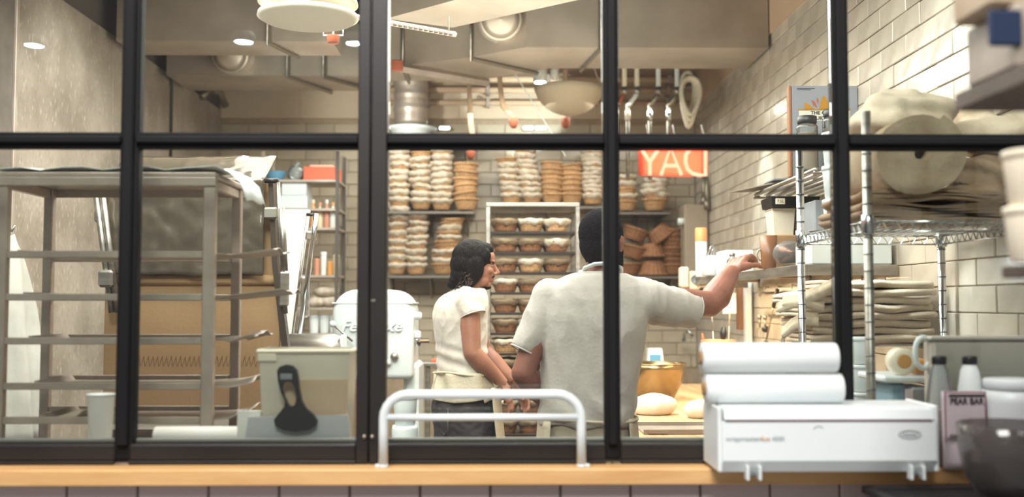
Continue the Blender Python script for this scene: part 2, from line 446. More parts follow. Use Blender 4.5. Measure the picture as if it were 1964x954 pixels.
# ------------------------------------------------------------------ room shell
XR, XL, YB, ZT = 1.66, -2.33, 8.5, 3.62
MB().box(-3.2, 2.6, 2.9, YB+.2, -.1, 0).build('floor', M_floor, kind='structure')
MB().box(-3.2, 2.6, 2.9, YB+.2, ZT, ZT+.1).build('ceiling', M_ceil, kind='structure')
# back wall with tiles
wb = MB().box(XL-.1, XR+.1, YB+.012, YB+.15, 0, ZT).build('wall_back', M_grout, kind='structure')
def tile_mesh(name, w, h, d, mt, axis):
    m = MB()
    if axis == 'y': m.box(-w/2, w/2, -d, 0, -h/2, h/2, .003)
    else: m.box(-d, 0, -w/2, w/2, -h/2, h/2, .003)
    me = m.mesh(name); me.materials.append(mt); return me
TW, TH = .278, .094
me_bt = tile_mesh('tile', .2345, .0975, .016, M_tileb, 'y')
n = 0
rest = MB()
rows = 33
for r in range(rows):
    z = .05 + r*.102
    if z > 2.98: break
    c = 0; x = XL + (.12 if r % 2 else 0)
    while x < XR - .02:
        x1 = min(x+.235, XR); xc = (x+x1)/2
        py = 580-(z-CAMZ)*1950/YB; px = 955+xc*1950/YB
        vis = py < 700 and px > 415
        if z > 1.0 and vis and n < 300 and x1-x > .2:
            o = inst(me_bt, 'tile', (xc, YB+.014 + random.uniform(-.002, .002), z), wb); o.rotation_euler = (random.uniform(-.012, .012), 0, random.uniform(-.01, .01)); n += 1
        elif vis: rest.box(x+.002, x1-.002, YB, YB+.014, z-.049, z+.049, .003)
        x += .239
rest.build('tile', M_tileb, wb, kind='stuff')
for k in range(6): MB().box(XL+k*.667+.002, XL+(k+1)*.667-.002, YB-.02, YB+.0, 3.0, 3.36, .002).build('trim_4', M_boardw, kind='structure')
MB().box(XL, XR, YB-.015, YB+.01, 3.0, ZT).build('trim_1', M_plaster, kind='structure')
# right wall with tiles
wr = MB().box(XR+.012, XR+.15, 2.9, YB+.15, 0, ZT).build('wall_right', M_grout, kind='structure')
me_rt = tile_mesh('tile', TW-.0045, TH-.0035, .014, M_tile, 'x')
n = 0; rest = MB()
cells = []
for r in range(34):
    z = .06 + r*TH
    if z > 3.07: continue
    y = 2.95 + (TW/2 if r % 2 else 0)
    while y < YB-.05:
        cells.append((y, z)); y += TW
cells.sort(key=lambda c: c[0])
for y, z in cells:
    yc = y+TW/2; py = 580-(z-CAMZ)*1950/yc; px = 955+XR*1950/yc
    if -20 < py < 700 and px < 2010 and n < 300 and y+TW < YB:
        o = inst(me_rt, 'tile', (XR+.014+random.uniform(-.0015, .0015), yc, z), wr); n += 1
        o.rotation_euler = (0, random.uniform(-.02, .02), random.uniform(-.012, .012))
    elif z > .6:
        rest.box(XR, XR+.013, y+.003, min(y+TW, YB)-.003, z-TH/2+.0025, z+TH/2-.0025, .002)
rest.build('tile', M_tile, wr, kind='stuff')
MB().box(XR-.012, XR+.012, 2.9, YB, 3.09, ZT).build('trim_2', M_plaster, kind='structure')
# left wall, stone panels
wl = MB().box(XL-.15, XL-.02, 2.9, YB+.1, 0, ZT).build('wall_left', mat('dark_left_wall', '#4a433c', .8, col2='#564d45', ns=3), kind='structure')
ys = [4.86, 6.1, 7.3, 8.48]
for i in range(3):
    MB().box(XL-.02, XL+.01, ys[i]+.002, ys[i+1]-.002, 0, 3.07, .002).build('panel', M_stone, wl)
MB().box(XL-.02, XL+.03, 4.83, 4.858, 0, 3.09, .003).build('edge_trim', M_steel2, wl)
MB().box(XL-.02, XL+.02, 2.95, 4.825, 0, ZT, .003).build('side_panel', mat('dark_stone_panel', '#5d554c', .6, col2='#6d645a', ns=8, bump=.2), wl)
wf = MB().box(-3.2, 2.6, 2.79, 2.86, 0, .976).build('wall_front', M_groutf, kind='structure')
x = X(2, 2.77); i = 0
me_ft = MB().box(-.092, .092, -.012, .012, -.15, .15, .003).mesh('tile'); me_ft.materials.append(M_tilef)
while x < 1.6:
    for rz in (.822, .518):
        inst(me_ft, 'tile', (x+.094, 2.778, rz), wf)
    x += .189
MB().box(1.9, 2.6, 2.8, 2.9, 0, ZT).build('wall_right_return', M_plaster, kind='structure')

# ------------------------------------------------------------------ window
YF = 2.80
win = empty('window_1', (0, YF, 1.02), kind='structure')
def wbar(name, x0, x1, z0, z1, y0=YF, y1=YF+.05, m=M_black, b=.003):
    o = MB().box(x0, x1, y0, y1, z0, z1, b).build(name, m, win); return o
mull = [(241, .052), (1174.5, .044), (1621, .047)]
mx = []
for px, wd in mull:
    c = X(px, YF, 500); mx.append(c)
    mb = MB().box(c-wd/2, c+wd/2, YF+.012, YF+.05, 1.03, 2.9, .003).box(c-wd*.28, c+wd*.28, YF-.006, YF+.013, 1.07, 2.9, .004)
    mb.build('mullion', M_black, win)
a0, a1, a2, a3 = (X(p, YF, 500) for p in (685, 708.5, 710.5, 741))
MB().box(a0, a1, YF-.004, YF+.05, 1.02, 2.9, .003).build('mullion', M_rail, win)
MB().box(a2, a3, YF-.004, YF+.05, 1.02, 2.9, .003).build('mullion', M_rail, win)
zt0, zt1 = Z(284.5, YF), Z(254, YF)
xs_l = [-2.7, mx[0]+.02, a3-.001, mx[1]+.02, mx[2]+.02]
xs_r = [mx[0]-.02, a0+.001, mx[1]-.02, mx[2]-.02, 2.0]
for l, r in zip(xs_l, xs_r):
    MB().box(l, r, YF+.012, YF+.05, zt0, zt1, .003).box(l, r, YF-.004, YF+.013, zt0+.012, zt1-.012, .004).build('transom_bar', M_black, win)
    MB().box(l, r, YF+.012, YF+.05, 2.86, 2.92, .003).build('head_rail', M_black, win)
    zb = Z(852, YF)
    MB().box(l, r, YF, YF+.05, 1.0286, zb, .004).box(l, r, YF-.006, YF+.01, 1.0186, 1.030, .002).build('bottom_rail', M_rail, win)
    MB().box(l+.004, r-.004, YF+.026, YF+.032, zb, zt0+.001).build('pane', M_glass, win)
    MB().box(l+.004, r-.004, YF+.026, YF+.032, zt1-.001, 2.87).build('pane', M_glass, win)
    MB().box(l, r, YF+.034, YF+.046, zb, zb+.012, .003).build('glazing_bead', mat('bead', '#8e8983', .4), win)
for px in (699, 714):
    p = P(px, 838, YF-.004); MB().lathe([(.006, 0), (.006, .005), (.003, .008)], (0, 0, 0), 10, Matrix.Rotation(PI/2, 4, 'X')).build('hinge_screw', M_steel, win, loc=p)
p = P(716, 577, YF-.004); MB().cbox(p, (.012, .006, .006), .001).build('catch', M_steel, win)
MB().box(-2.7, X(1893, 2.73), 2.715, 2.80, .976, 1.0186, .003).build('trim_3', M_wood, kind='structure', label='light oiled wooden sill along the foot of the window')
MB().box(-2.6, 1.62, 2.862, 3.055, 1.015, 1.05, .003).build('inner_counter', mat('inner_ledge', '#c4bfb2', .5, col2='#b5b0a3', ns=6), label='pale narrow counter running along the inside of the window', cat='counter')
# ------------------------------------------------------------------ things outside on the sill
def rounded_frame(cx0, cx1, z0, z1, y, r, rad, n=6):
    pts = [(cx0, y, z0), (cx0, y, (z0+z1)/2), (cx0, y, z1-r)]
    for k in range(1, n+1):
        a = PI - k*(PI/2)/n; pts.append((cx0+r+r*math.cos(a), y, z1-r+r*math.sin(a)))
    pts.append(((cx0+cx1)/2, y, z1))
    for k in range(0, n+1):
        a = PI/2 - k*(PI/2)/n; pts.append((cx1-r+r*math.cos(a), y, z1-r+r*math.sin(a)))
    pts += [(cx1, y, (z0+z1)/2), (cx1, y, z0)]
    return pts
YK = 2.745
x0, x1 = X(735.5, YK, 820), X(1115, YK, 820)
rk = empty('tubular_rail_stand', ((x0+x1)/2, YK, 1.0186), 'low white tubular steel rail with rounded corners standing on the wooden sill', 'rail')
z1 = Z(757, YK)
MB().tube(rounded_frame(x0, x1, 1.024, z1, YK, .065, .012), .0125, 14).build('outer_tube', M_white, rk)
MB().tube([(x0, YK, Z(801, YK)), (x1, YK, Z(801, YK))], .0095, 12).build('cross_tube', M_white, rk)
for xx, s in ((x0, -1), (x1, 1)):
    MB().lathe([(.014, 0), (.014, .007), (.012, .009)], (xx, YK, 1.0186), 14).box(xx-.006+s*.016, xx+.006+s*.016, YK-.008, YK+.008, 1.0186, 1.028, .002).build('foot', M_white, rk)
# film dispenser
DY0, DY1 = 2.60, 2.792
dx0, dx1 = X(1353, DY1, 830), X(1797, DY0, 830)
zA, zB = Z(885, DY0), Z(783, DY0)
zA = 1.027
zB = Z(783, DY0)
dp = empty('film_dispenser', ((dx0+dx1)/2, 2.7, 1.0186), 'long white film and foil dispenser box overhanging the sill edge', 'dispenser')
zs = Z(809.5, DY0)
prof = [(DY0+.016, zA), (DY1, zA), (DY1, zs), (DY0, zs), (DY0-.002, zA+.03)]
nseg = len(prof)
MB().prism([(dx0+.004, y, z) for y, z in prof], [(dx1-.002, y, z) for y, z in prof]).build('box_body', M_whitep, dp)
MB().box(dx0+.012, dx1-.012, DY0-.0015, DY1-.01, zs-.001, zs+.0045).build('cutter_slot', mat('slot_shadow_brown', '#5a474a', .6), dp)
lid = MB()
lp = [(DY0, zs+.004), (DY1, zs+.004), (DY1, zB), (DY0+.03, zB), (DY0+.008, zB-.006)]
lid.prism([(dx0+.01, y, z) for y, z in lp], [(dx1-.006, y, z) for y, z in lp]).build('lid', M_whitep, dp)
for a in (dx0-.006, dx1-.004):
    MB().box(a, a+.011, DY0+.004, DY1, zA, zB+(.004 if a > dx0 else .0), .003).build('end_cap', M_whitep, dp)
# printed marks
t = text('wrapmaster', .017, M_inkg, dp, (X(1425, DY0, 845), DY0-.0022, Z(843, DY0)), ext=.0004, align='CENTER', sx=1.1); t.rotation_euler = (PI/2, 0, 0)
t = text('duo', .017, M_inko, dp, (X(1458, DY0, 845)+.012, DY0-.0024, Z(843, DY0)), ext=.0004)
text('4500', .016, M_inkg, dp, (X(1483, DY0, 845)+.012, DY0-.0024, Z(843, DY0)), ext=.0004)
c = P(1745, 834, DY0-.002)
MB().tube([(c.x+.028*math.cos(a*PI/12), DY0-.0015, c.z+.010*math.sin(a*PI/12)) for a in range(24)], .0014, 5, closed=True).build('oval_badge', M_grey, dp)
text('master', .012, M_grey, dp, (c.x, DY0-.0022, c.z), ext=.0005, sx=1.2)
MB().tube([(P(1570+10*math.cos(a), 826-8*math.sin(a), DY0-.001)) for a in [k*PI/10 for k in range(2, 10)]], .001, 5).build('embossed_arc', M_inkg, dp)
for px in (1427, 1729):
    xc = X(px, 2.70, 880)
    MB().box(xc-.017, xc+.017, DY0-.006, DY0+.10, 1.0185, zA+.014, .004).build('foot', M_clear, dp)
    for q_ in (xc-.019, xc+.012): MB().box(q_, q_+.007, DY0-.01, DY0+.02, 1.008, zA+.018, .002).build('foot_bracket', M_whitep, dp)
# two spare rolls stacked on the dispenser
def wraproll(y, pxa, pxb, zc, r, label):
    xa, xb = X(pxa, y, 720), X(pxb, y, 720); o = empty('film_roll', ((xa+xb)/2, y, zc-r), label, 'roll', 'spare film rolls on the dispenser')
    R = Matrix.Rotation(PI/2, 4, 'Y')
    m = MB().lathe([(r*.45, 0), (r*.96, 0), (r, .004), (r, xb-xa-.004), (r*.96, xb-xa), (r*.45, xb-xa)], (xa, y, zc), 36, R); m.build('film', M_whitep, o)
    MB().lathe([(r*.3, -.006), (r*.44, -.006), (r*.44, xb-xa+.006), (r*.3, xb-xa+.006)], (xa, y, zc), 24, R).build('core', M_card, o)
wraproll(2.70, 1352, 1612, zB+.0405, .040, 'white film roll lying directly on the dispenser lid')
wraproll(2.70, 1346, 1603, zB+.0405+.0805, .040, 'white film roll on top, stacked over the other roll')
# bottles right of the dispenser
for i, (px, lb, fill) in enumerate(((1805, 'squeeze bottle with black cap nearer the white dispenser, orange liquid', 1), (1864, 'clear squeeze bottle with black cap nearer the white jar', 0))):
    Yb = 2.76; c = P(px, 880, Yb); h = Z(684, Yb)-1.0186
    o = empty('squeeze_bottle', (c.x, Yb, 1.0186), lb, 'bottle', 'black capped bottles on the sill')
    MB().lathe([(.03, 0), (.036, .004), (.037, .16), (.034, .19), (.024, h-.04), (.016, h-.022), (.016, h-.02)], (c.x, Yb, 1.0186), 24).build('bottle_body', M_clear if fill else mat('pale_bottle', '#d6dddb', .35, sub=.1), o)
    if fill: MB().lathe([(.028, .003), (.034, .006), (.034, .15), (.0, .15)], (c.x, Yb, 1.0186), 20).build('liquid', mat('orange_liquid', '#c98a55', .4), o)
    MB().lathe([(.019, h-.022), (.0195, h-.02), (.0195, h-.004), (.018, h)], (c.x, Yb, 1.0186), 20).build('cap', M_blackp, o)
# labelled pouch
Yp = 2.705
pa, pb, pz = X(1807, Yp, 800), X(1887, Yp, 800), Z(752, Yp)
po = empty('labelled_pouch', ((pa+pb)/2, Yp, 1.0186), 'upright packet with mauve bordered printed label before the squeeze bottles', 'packet')
m = MB(); g = []
def pouch(u, v): return (pa+(pb-pa)*u, Yp - .012*math.sin(PI*u)*(1-v)**.7 - .001, 1.0186+(pz-1.0186)*v)
nu, nv = 10, 10
vs = [pouch(i/nu, j/nv) for j in range(nv+1) for i in range(nu+1)] + [(lambda p: (p[0], 2*Yp-p[1]+.002, p[2]))(pouch(i/nu, j/nv)) for j in range(nv+1) for i in range(nu+1)]
K = (nu+1)*(nv+1); fs = []
for j in range(nv):
    for i in range(nu):
        a = j*(nu+1)+i; fs += [(a, a+1, a+nu+2, a+nu+1), (K+a, K+a+nu+1, K+a+nu+2, K+a+1)]
for j in range(nv):
    for i in (0, nu): a = j*(nu+1)+i; fs.append((a, a+nu+1, K+a+nu+1, K+a))
for i in range(nu):
    for j in (0, nv): a = j*(nu+1)+i; fs.append((a, a+1, K+a+1, K+a))
m.add(vs, fs, True); m.build('pouch_body', M_label, po)
yb_ = Yp-.014
mz = 1.0186+.03
MB().box(pa+.004, pb-.004, yb_-.001, yb_, mz+.055, pz-.006).build('label_sheet', M_label, po)
MB().box(pa+.001, pa+.004, yb_-.0015, yb_+.001, mz+.04, pz).box(pb-.004, pb-.001, yb_-.0015, yb_+.001, mz+.04, pz).box(pa, pb, yb_-.0015, yb_+.001, pz-.004, pz).build('label_border', mat('mauve_border', '#8d5660', .6), po)
MB().box(pa+.012, pb-.004, yb_-.0018, yb_, pz-.014, pz-.007).build('label_band', M_ink, po)
text('PEAR BAR', .024, M_ink, po, ((pa+pb)/2+.004, yb_-.0022, pz-.026), sx=.85, ext=.0004, bold=.0005)
text('dried', .012, M_ink, po, (pa+.025, yb_-.0022, mz+.06), ext=.0004)
# white lidded jar
Yj = 2.70; xc = X(1948, Yj, 780)
jo = empty('white_tub', (xc, Yj, 1.0186), 'wide white lidded tub behind the dark bowl at the right', 'tub')
hj = Z(728, Yj)-1.0186; rj = .08
MB().lathe([(rj*.9, 0), (rj*.93, .004), (rj, hj-.06), (rj, hj-.03)], (xc, Yj, 1.0186), 32).build('tub_body', M_whitep, jo)
MB().lathe([(rj*.95, hj-.028), (rj*.99, hj-.026), (rj*.99, hj-.003), (rj*.95, hj)], (xc, Yj, 1.0186), 32).build('lid', M_white, jo)
# black crate and bowl
ct = empty('black_crate', (1.25, 2.45, 0), 'black slatted plastic crate stack below the sill at the right', 'crate')
c0, c1, cy0, cy1 = X(1657, 2.62, 930), 1.62, 2.30, 2.62
MB().box(c0, c1, cy0, cy1, 0, .02).build('crate_floor', M_blackp, ct)
for k in range(4):
    zc = .04+k*.24
    MB().box(c0, c1, cy0, cy0+.015, zc, zc+.2, .003).box(c0, c1, cy1-.015, cy1, zc, zc+.2, .003).box(c0, c0+.015, cy0+.014, cy1-.014, zc, zc+.2, .003).box(c1-.015, c1, cy0+.014, cy1-.014, zc, zc+.2, .003).build('crate_wall', M_blackp, ct)
for k in range(8):
    y = cy0+.02+k*.037; MB().box(c0+.01, c1-.01, y, y+.024, .972, .984, .002).build('slat', M_blackp, ct)
MB().box(c0-.006, c1, cy0-.006, cy0+.02, .97, .99, .003).box(c0-.006, c1, cy1-.02, cy1+.004, .97, .99, .003).box(c0-.006, c0+.02, cy0, cy1, .97, .99, .003).build('rim', M_blackp, ct)
xb = X(1944, 2.42, 860)
bw = empty('dark_bowl', (xb, 2.42, .985), 'blurred smoky glass bowl with dark contents at the right edge', 'bowl')
rb = .125
prof = [(.045, 0), (.075, .01), (.108, .055), (.122, .12), (rb, .185), (rb-.005, .186), (.115, .12), (.10, .058), (.07, .016), (0, .012)]
MB().lathe(prof, (xb, 2.42, .985), 36).build('bowl_glass', mat('smoky_glass', '#5b5552', .12, spec=.8, alpha=.62), bw)
MB().lathe([(.0, .016), (.068, .02), (.1, .06), (.113, .115), (.06, .135), (0, .14)], (xb, 2.42, .985), 30).build('bowl_contents', mat('dark_beans', '#1f1a18', .6, col2='#2f2724', ns=60, bump=.6), bw)
# near shelving at the right edge, outside
sh = empty('near_shelf_unit', (1.2, 1.75, 0), 'blurred dark shelf unit at the right edge before the window', 'shelf')
sx = X(1831, 2.0, 200)
zS1 = Z(212, 2.0); zS2 = Z(533, 1.9)
M_shelfd = mat('dark_walnut_shelf', '#5a4d43', .6, col2='#4c4038', ns=6)
MB().box(sx, 1.75, 1.55, 2.0, zS1, zS1+.035, .003).build('shelf_board', M_shelfd, sh)
MB().box(X(1920, 1.95, 520), 1.75, 1.6, 1.95, zS2, zS2+.024, .003).build('shelf_board', M_shelfd, sh)
for yy in (1.57, 1.97): MB().box(1.72, 1.75, yy-.015, yy+.015, 0, 2.4, .003).build('post', M_shelfd, sh)
def boxthing(name, x0, x1, y0, y1, z0, z1, m, label, cat, b=.006, group=None):
    o = MB().box(x0, x1, y0, y1, z0, z1, b).build(name, m, None, label, cat, group); origin_to(o, ((x0+x1)/2, (y0+y1)/2, z0)); return o
def tubthing(name, xc, yc, z0, r0, r1, h, m, label, cat, lidm=None, group=None, n=24):
    o = empty(name, (xc, yc, z0), label, cat, group)
    MB().lathe([(r0*.95, 0), (r0, .003), (r1, h*.88), (r1*.99, h*.9)], (xc, yc, z0), n).build('body', m, o)
    MB().lathe([(r1*1.02, h*.86), (r1*1.05, h*.87), (r1*1.05, h*.98), (r1*.98, h)], (xc, yc, z0), n).build('lid', lidm or m, o)
    return o
zs1 = zS1+.035
o = boxthing('storage_box', X(1853, 1.95, 120), X(1853, 1.95, 120)+.20, 1.76, 1.95, zs1, Z(55, 1.95), mat('greige_box', '#a79d90', .6, col2='#8f8478', ns=5), 'greige box with navy blue lid panel on near top shelf', 'box')
xa = X(1895, 1.76, 110)
MB().box(xa, xa+.06, 1.752, 1.762, zs1+.035, zs1+.10, .004).build('blue_panel', M_navy, o, label='navy blue panel'); 
o2 = boxthing('flour_bag', X(1850, 1.88, 20), X(1850, 1.88, 20)+.14, 1.78, 1.93, Z(55, 1.95)+.001, Z(-40, 1.9), mat('tan_bag', '#b6a58e', .8, col2='#a08c72', ns=9), 'tan paper bag with brown lettering on top of greige box', 'bag')
text('FLOUR', .03, mat('brown_print', '#80603c', .7), o2, (X(1850, 1.88, 20)+.06, 1.778, Z(30, 1.78)), bold=.001, rot=(PI/2, -.35, 0))
zs2 = zS2+.024
xa = X(1932, 1.8, 450)
tubthing('deli_container', xa+.05, 1.80, zs2+.001, .042, .05, .10, M_cream, 'cream container with tan label on near lower shelf, lowest of the pile', 'container', group='containers on near lower shelf')
tubthing('deli_container', xa+.05, 1.80, zs2+.102, .042, .05, .10, M_cream, 'cream container stacked on the other near the right edge', 'container', group='containers on near lower shelf')

# ------------------------------------------------------------------ things on the inner counter
IC = 1.05
tx0, tx1 = X(500, 2.92, 730), X(673, 2.92, 730)
tb = empty('flour_tub', ((tx0+tx1)/2, 2.97, IC), 'large translucent cream tub of flour behind the black handled scraper', 'tub')
ztb = Z(670, 2.9)
def taperbox(mb, x0, x1, y0, y1, z0, z1, t):
    f = [(x0+t, y0+t, z0), (x1-t, y0+t, z0), (x1-t, y1-t, z0), (x0+t, y1-t, z0)]; g = [(x0, y0, z1), (x1, y0, z1), (x1, y1, z1), (x0, y1, z1)]
    return mb.prism(f, g)
M_tubp = glassmat('frosted_tub', '#e8e0d0', 1.4, rough=.3, haze=.82, hazecol='#ddd2bd')
m = MB(); taperbox(m, tx0, tx1, 2.895, 3.05, IC, ztb, .012); m.build('tub_wall', M_tubp, tb)
m = MB(); taperbox(m, tx0+.07, tx1-.006, 2.893, 3.04, IC+.004, Z(728, 2.9), .009); m.build('flour_fill', M_creamd, tb)
MB().box(tx0-.008, tx1+.008, 2.888, 3.056, ztb-.012, ztb, .004).box(tx0-.004, tx0+.05, 2.889, 2.9, ztb-.035, ztb-.012, .003).build('rim', M_cream, tb)
# scraper
Ys = 2.872
sc_ = empty('bench_scraper', (X(570, Ys, 840), Ys, IC), 'wide grey bladed scraper with black loop handle leaning on the tub', 'scraper')
MB().ext([(X(467, Ys, 840), IC), (X(672, Ys, 840), IC), (X(668, Ys, 800), Z(796, Ys)), (X(476, Ys, 800), Z(800, Ys))], Ys, Ys+.012).build('blade', mat('pale_grey_blade', '#c6c4c4', .4, col2='#b8b7b8', ns=4), sc_)
MB().box(X(455, Ys+.013, 790), X(500, Ys+.013, 790), Ys+.0125, Ys+.0165, IC, Z(788, Ys), .002).build('blade_guard', M_warmw, sc_)
outer = [(531, 712), (536, 704), (548, 700), (560, 702), (568, 710), (571, 722), (573, 745), (578, 770), (586, 784), (600, 796), (608, 808), (606, 818), (592, 826), (567, 829), (543, 826), (528, 818), (525, 806), (534, 794), (545, 784), (547, 770), (538, 752), (533, 732)]
inner = [(541, 741), (543, 736), (548, 733), (553, 732), (558, 733), (562, 738), (565, 745), (567, 755), (568, 765), (567, 772), (565, 777), (562, 779), (560, 780), (558, 781), (556, 780), (554, 779), (552, 777), (550, 774), (548, 768), (545, 761), (543, 755), (541, 748)]
fo = [P(a, b, Ys-.02) for a, b in outer]; fi = [P(a, b, Ys-.02) for a, b in inner]
nn = len(outer); vs = fo+fi+[v+Vector((0, .019, 0)) for v in fo+fi]; fs = []
for i in range(nn):
    j = (i+1) % nn
    fs += [(i, j, nn+j, nn+i), (2*nn+i, 3*nn+i, 3*nn+j, 2*nn+j), (i, 2*nn+i, 2*nn+j, j), (nn+i, nn+j, 3*nn+j, 3*nn+i)]
m = MB().add(vs, fs, False); o = m.build('handle', M_blackp, sc_)
bv = o.modifiers.new('b', 'BEVEL'); bv.width = .004; bv.segments = 2
MB().box(X(537, Ys-.022, 720), X(560, Ys-.022, 720), Ys-.0215, Ys-.019, Z(727, Ys), Z(716, Ys), .001).build('grip_inlay', M_grey, sc_)
# paper roll, cup
ya = 2.925; xa, xb2 = X(298, ya, 830), X(462, ya, 830)
pr = empty('paper_roll', ((xa+xb2)/2, ya, IC), 'white paper roll lying on the inner counter left of the scraper', 'roll')
MB().lathe([(.008, 0), (.027, 0), (.0285, .003), (.0285, xb2-xa-.003), (.027, xb2-xa), (.008, xb2-xa)], (xa, ya, IC+.029), 24, Matrix.Rotation(PI/2, 4, 'Y')).build('paper', M_warmw, pr)
xc = X(193, 2.93, 800); h = Z(756, 2.93)-IC
cp = empty('paper_cup', (xc, 2.93, IC), 'tall white cup standing at the foot of the left rack', 'cup')
MB().lathe([(.030, 0), (.031, .003), (.037, h-.004), (.039, h), (.036, h), (.029, .006), (0, .006)], (xc, 2.93, IC), 24).build('cup_wall', M_warmw, cp)
MB().tube([(xc+.039*math.cos(k*PI/10), 2.93+.039*math.sin(k*PI/10), IC+h) for k in range(20)], .002, 6, closed=True).build('rim', M_white, cp)

# ------------------------------------------------------------------ left steel tray rack
RY0, RY1 = 3.10, 3.42
rx0, rx1 = X(4, RY0, 500), X(402, RY0, 500)
rk = empty('tray_rack', ((rx0+rx1)/2, 3.26, 0), 'brushed steel tray rack just inside the window at the left', 'rack')
zr = Z(325, RY0)
for xx in (rx0, rx1):
    for yy in (RY0, RY1):
        w_ = .018 if yy == RY0 else .015
        MB().box(xx-w_, xx+w_, yy-.015, yy+.015, .06, zr-.03, .003).build('post', M_steel2, rk)
MB().box(rx0-.02, rx1+.02, RY0-.02, RY1+.02, zr-.03, zr-.012, .004).box(rx0-.02, rx1+.02, RY0-.022, RY0-.016, zr-.055, zr-.028, .002).box(rx0-.02, rx1+.02, RY1+.016, RY1+.022, zr-.055, zr-.028, .002).build('top_panel', M_steel2, rk)
for k, xx in enumerate((rx0, rx1)):
    MB().box(xx-.01, xx+.01, RY0+.02, RY1-.02, zr-.06, zr-.031, .002).build('top_brace', M_steel2, rk)
tiers = [490, 571.5, 655, 741, 806]
for ty in tiers:
    z = Z(ty, RY0)
    for yy in (RY0, RY1):
        MB().box(rx0+.018, rx1-.018, yy-.012, yy+.004, z-.009, z+.012, .002).box(rx0+.018, rx1-.018, yy+.004 if yy == RY0 else yy-.03, yy+.03 if yy == RY0 else yy-.012, z-.009, z-.005, .001).build('runner', M_steel2, rk)
tz = []
for i, (ty, ex) in enumerate(zip(tiers, (118, 142, 84, 84, 60))):
    z = Z(ty, RY0)-.004
    rnd = random.Random(i)
    xa, xb2 = rx0+.04+ .02*i, rx1 + ex/630
    path = [(xa, z+.02), (xa+.012, z+.002)] + [(xa+.012+(rx1-xa)*t/6, z+.001) for t in range(1, 6)] + [(rx1+.03, z+.003+.008*rnd.random()), (rx1+.06, z+.006), (xb2-.02, z+.012+.012*rnd.random()), (xb2, z+.024)]
    def wob(x_, y_, z_, rnd=i): return (0, 0, (.006*math.sin(y_*30+rnd*2)+.004*math.sin(y_*57+rnd)) * max(0, min(1, (x_-rx1)/.08)))
    t = MB().ribbon(path, RY0+.012, RY1-.035, .0025, 10, wob).build('baking_tray', M_steel2, None, ['thin metal tray on the top runner of the left rack', 'thin metal tray reaching furthest right from the left rack, second tier', 'thin metal tray on the third tier of the left rack', 'thin metal tray on the fourth tier of the left rack', 'thin metal tray on the lowest visible tier of the left rack'][i], 'tray', 'trays in the left rack')
    origin_to(t, ((xa+xb2)/2, 3.25, z))
# crumpled paper over the rack top, falling at the right
path = [(rx0-.01, zr-.008)] + [(rx0+(rx1-rx0)*t/10, zr-.006+.004*math.sin(t*2.1)+.004) for t in range(1, 10)] + [(rx1+.03, zr+.002), (rx1+.07, zr-.012), (rx1+.105, zr-.045), (rx1+.125, zr-.10)]
def wob(x_, y_, z_): return (.01*math.sin(y_*22), 0, .003*math.sin(y_*60+x_*30)+.004*noise.noise(Vector((x_*20, y_*20, 0)))+.002)
t = MB().ribbon(path, RY0-.018, RY0+.2, .0015, 14, wob).build('parchment_sheet', M_paper, None, 'white parchment sheet on the left rack top, hanging over its right end', 'paper'); origin_to(t, (rx1, 3.2, zr))
# flat bread board on the tier near the cup
ob = MB().ext([(X(112, 3.2, 790), Z(798, 3.2)), (X(168, 3.2, 790), Z(781, 3.2)), (X(172, 3.2, 790), Z(784, 3.2)), (X(150, 3.2, 790), Z(801, 3.2))], 3.15, 3.35)
ob.build('wooden_peel', M_linen, None, 'pale flat peel tip on a low tier behind the cup', 'peel')
# hanging cloth at the left wall
path_c = []
m = MB(); vs = []; fs = []; nu, nv = 16, 14
for side in (0, 1):
    for j in range(nv+1):
        for i in range(nu+1):
            u, v = i/nu, j/nv
            half = .012+.12*min(1, v*2.6)**.5
            yy = 4.5 + (u-.5)*2*half*1.6
            xx = XL+.145 + .035*math.sin(u*17)*v + .05*(math.sin(u*PI)) + (0 if side else .006) + .03*v
            zz = 1.76 - v*.92
            vs.append((xx+.10*u*v**.5, yy, zz-.03*abs(u-.5)))
K = (nu+1)*(nv+1)
for j in range(nv):
    for i in range(nu):
        a = j*(nu+1)+i; fs += [(a, a+1, a+nu+2, a+nu+1), (K+a, K+a+nu+1, K+a+nu+2, K+a+1)]
for j in range(nv):
    for i in (0, nu): a = j*(nu+1)+i; fs.append((a, a+nu+1, K+a+nu+1, K+a))
for i in range(nu):
    for j in (0, nv): a = j*(nu+1)+i; fs.append((a, a+1, K+a+1, K+a))
m.add(vs, fs, True)
hc = m.build('hanging_apron', mat('pale_grey_cloth', '#b9b7af', .9, col2='#a9a79f', ns=6, bump=.2), None, 'pale grey cloth hanging on the left wall behind the rack', 'cloth'); origin_to(hc, (XL+.2, 4.5, 1.76))
MB().tube([(XL+.02, 4.5, 1.78), (XL+.19, 4.5, 1.775), (XL+.2, 4.5, 1.80)], .006, 8).build('hook', M_steel, hc)
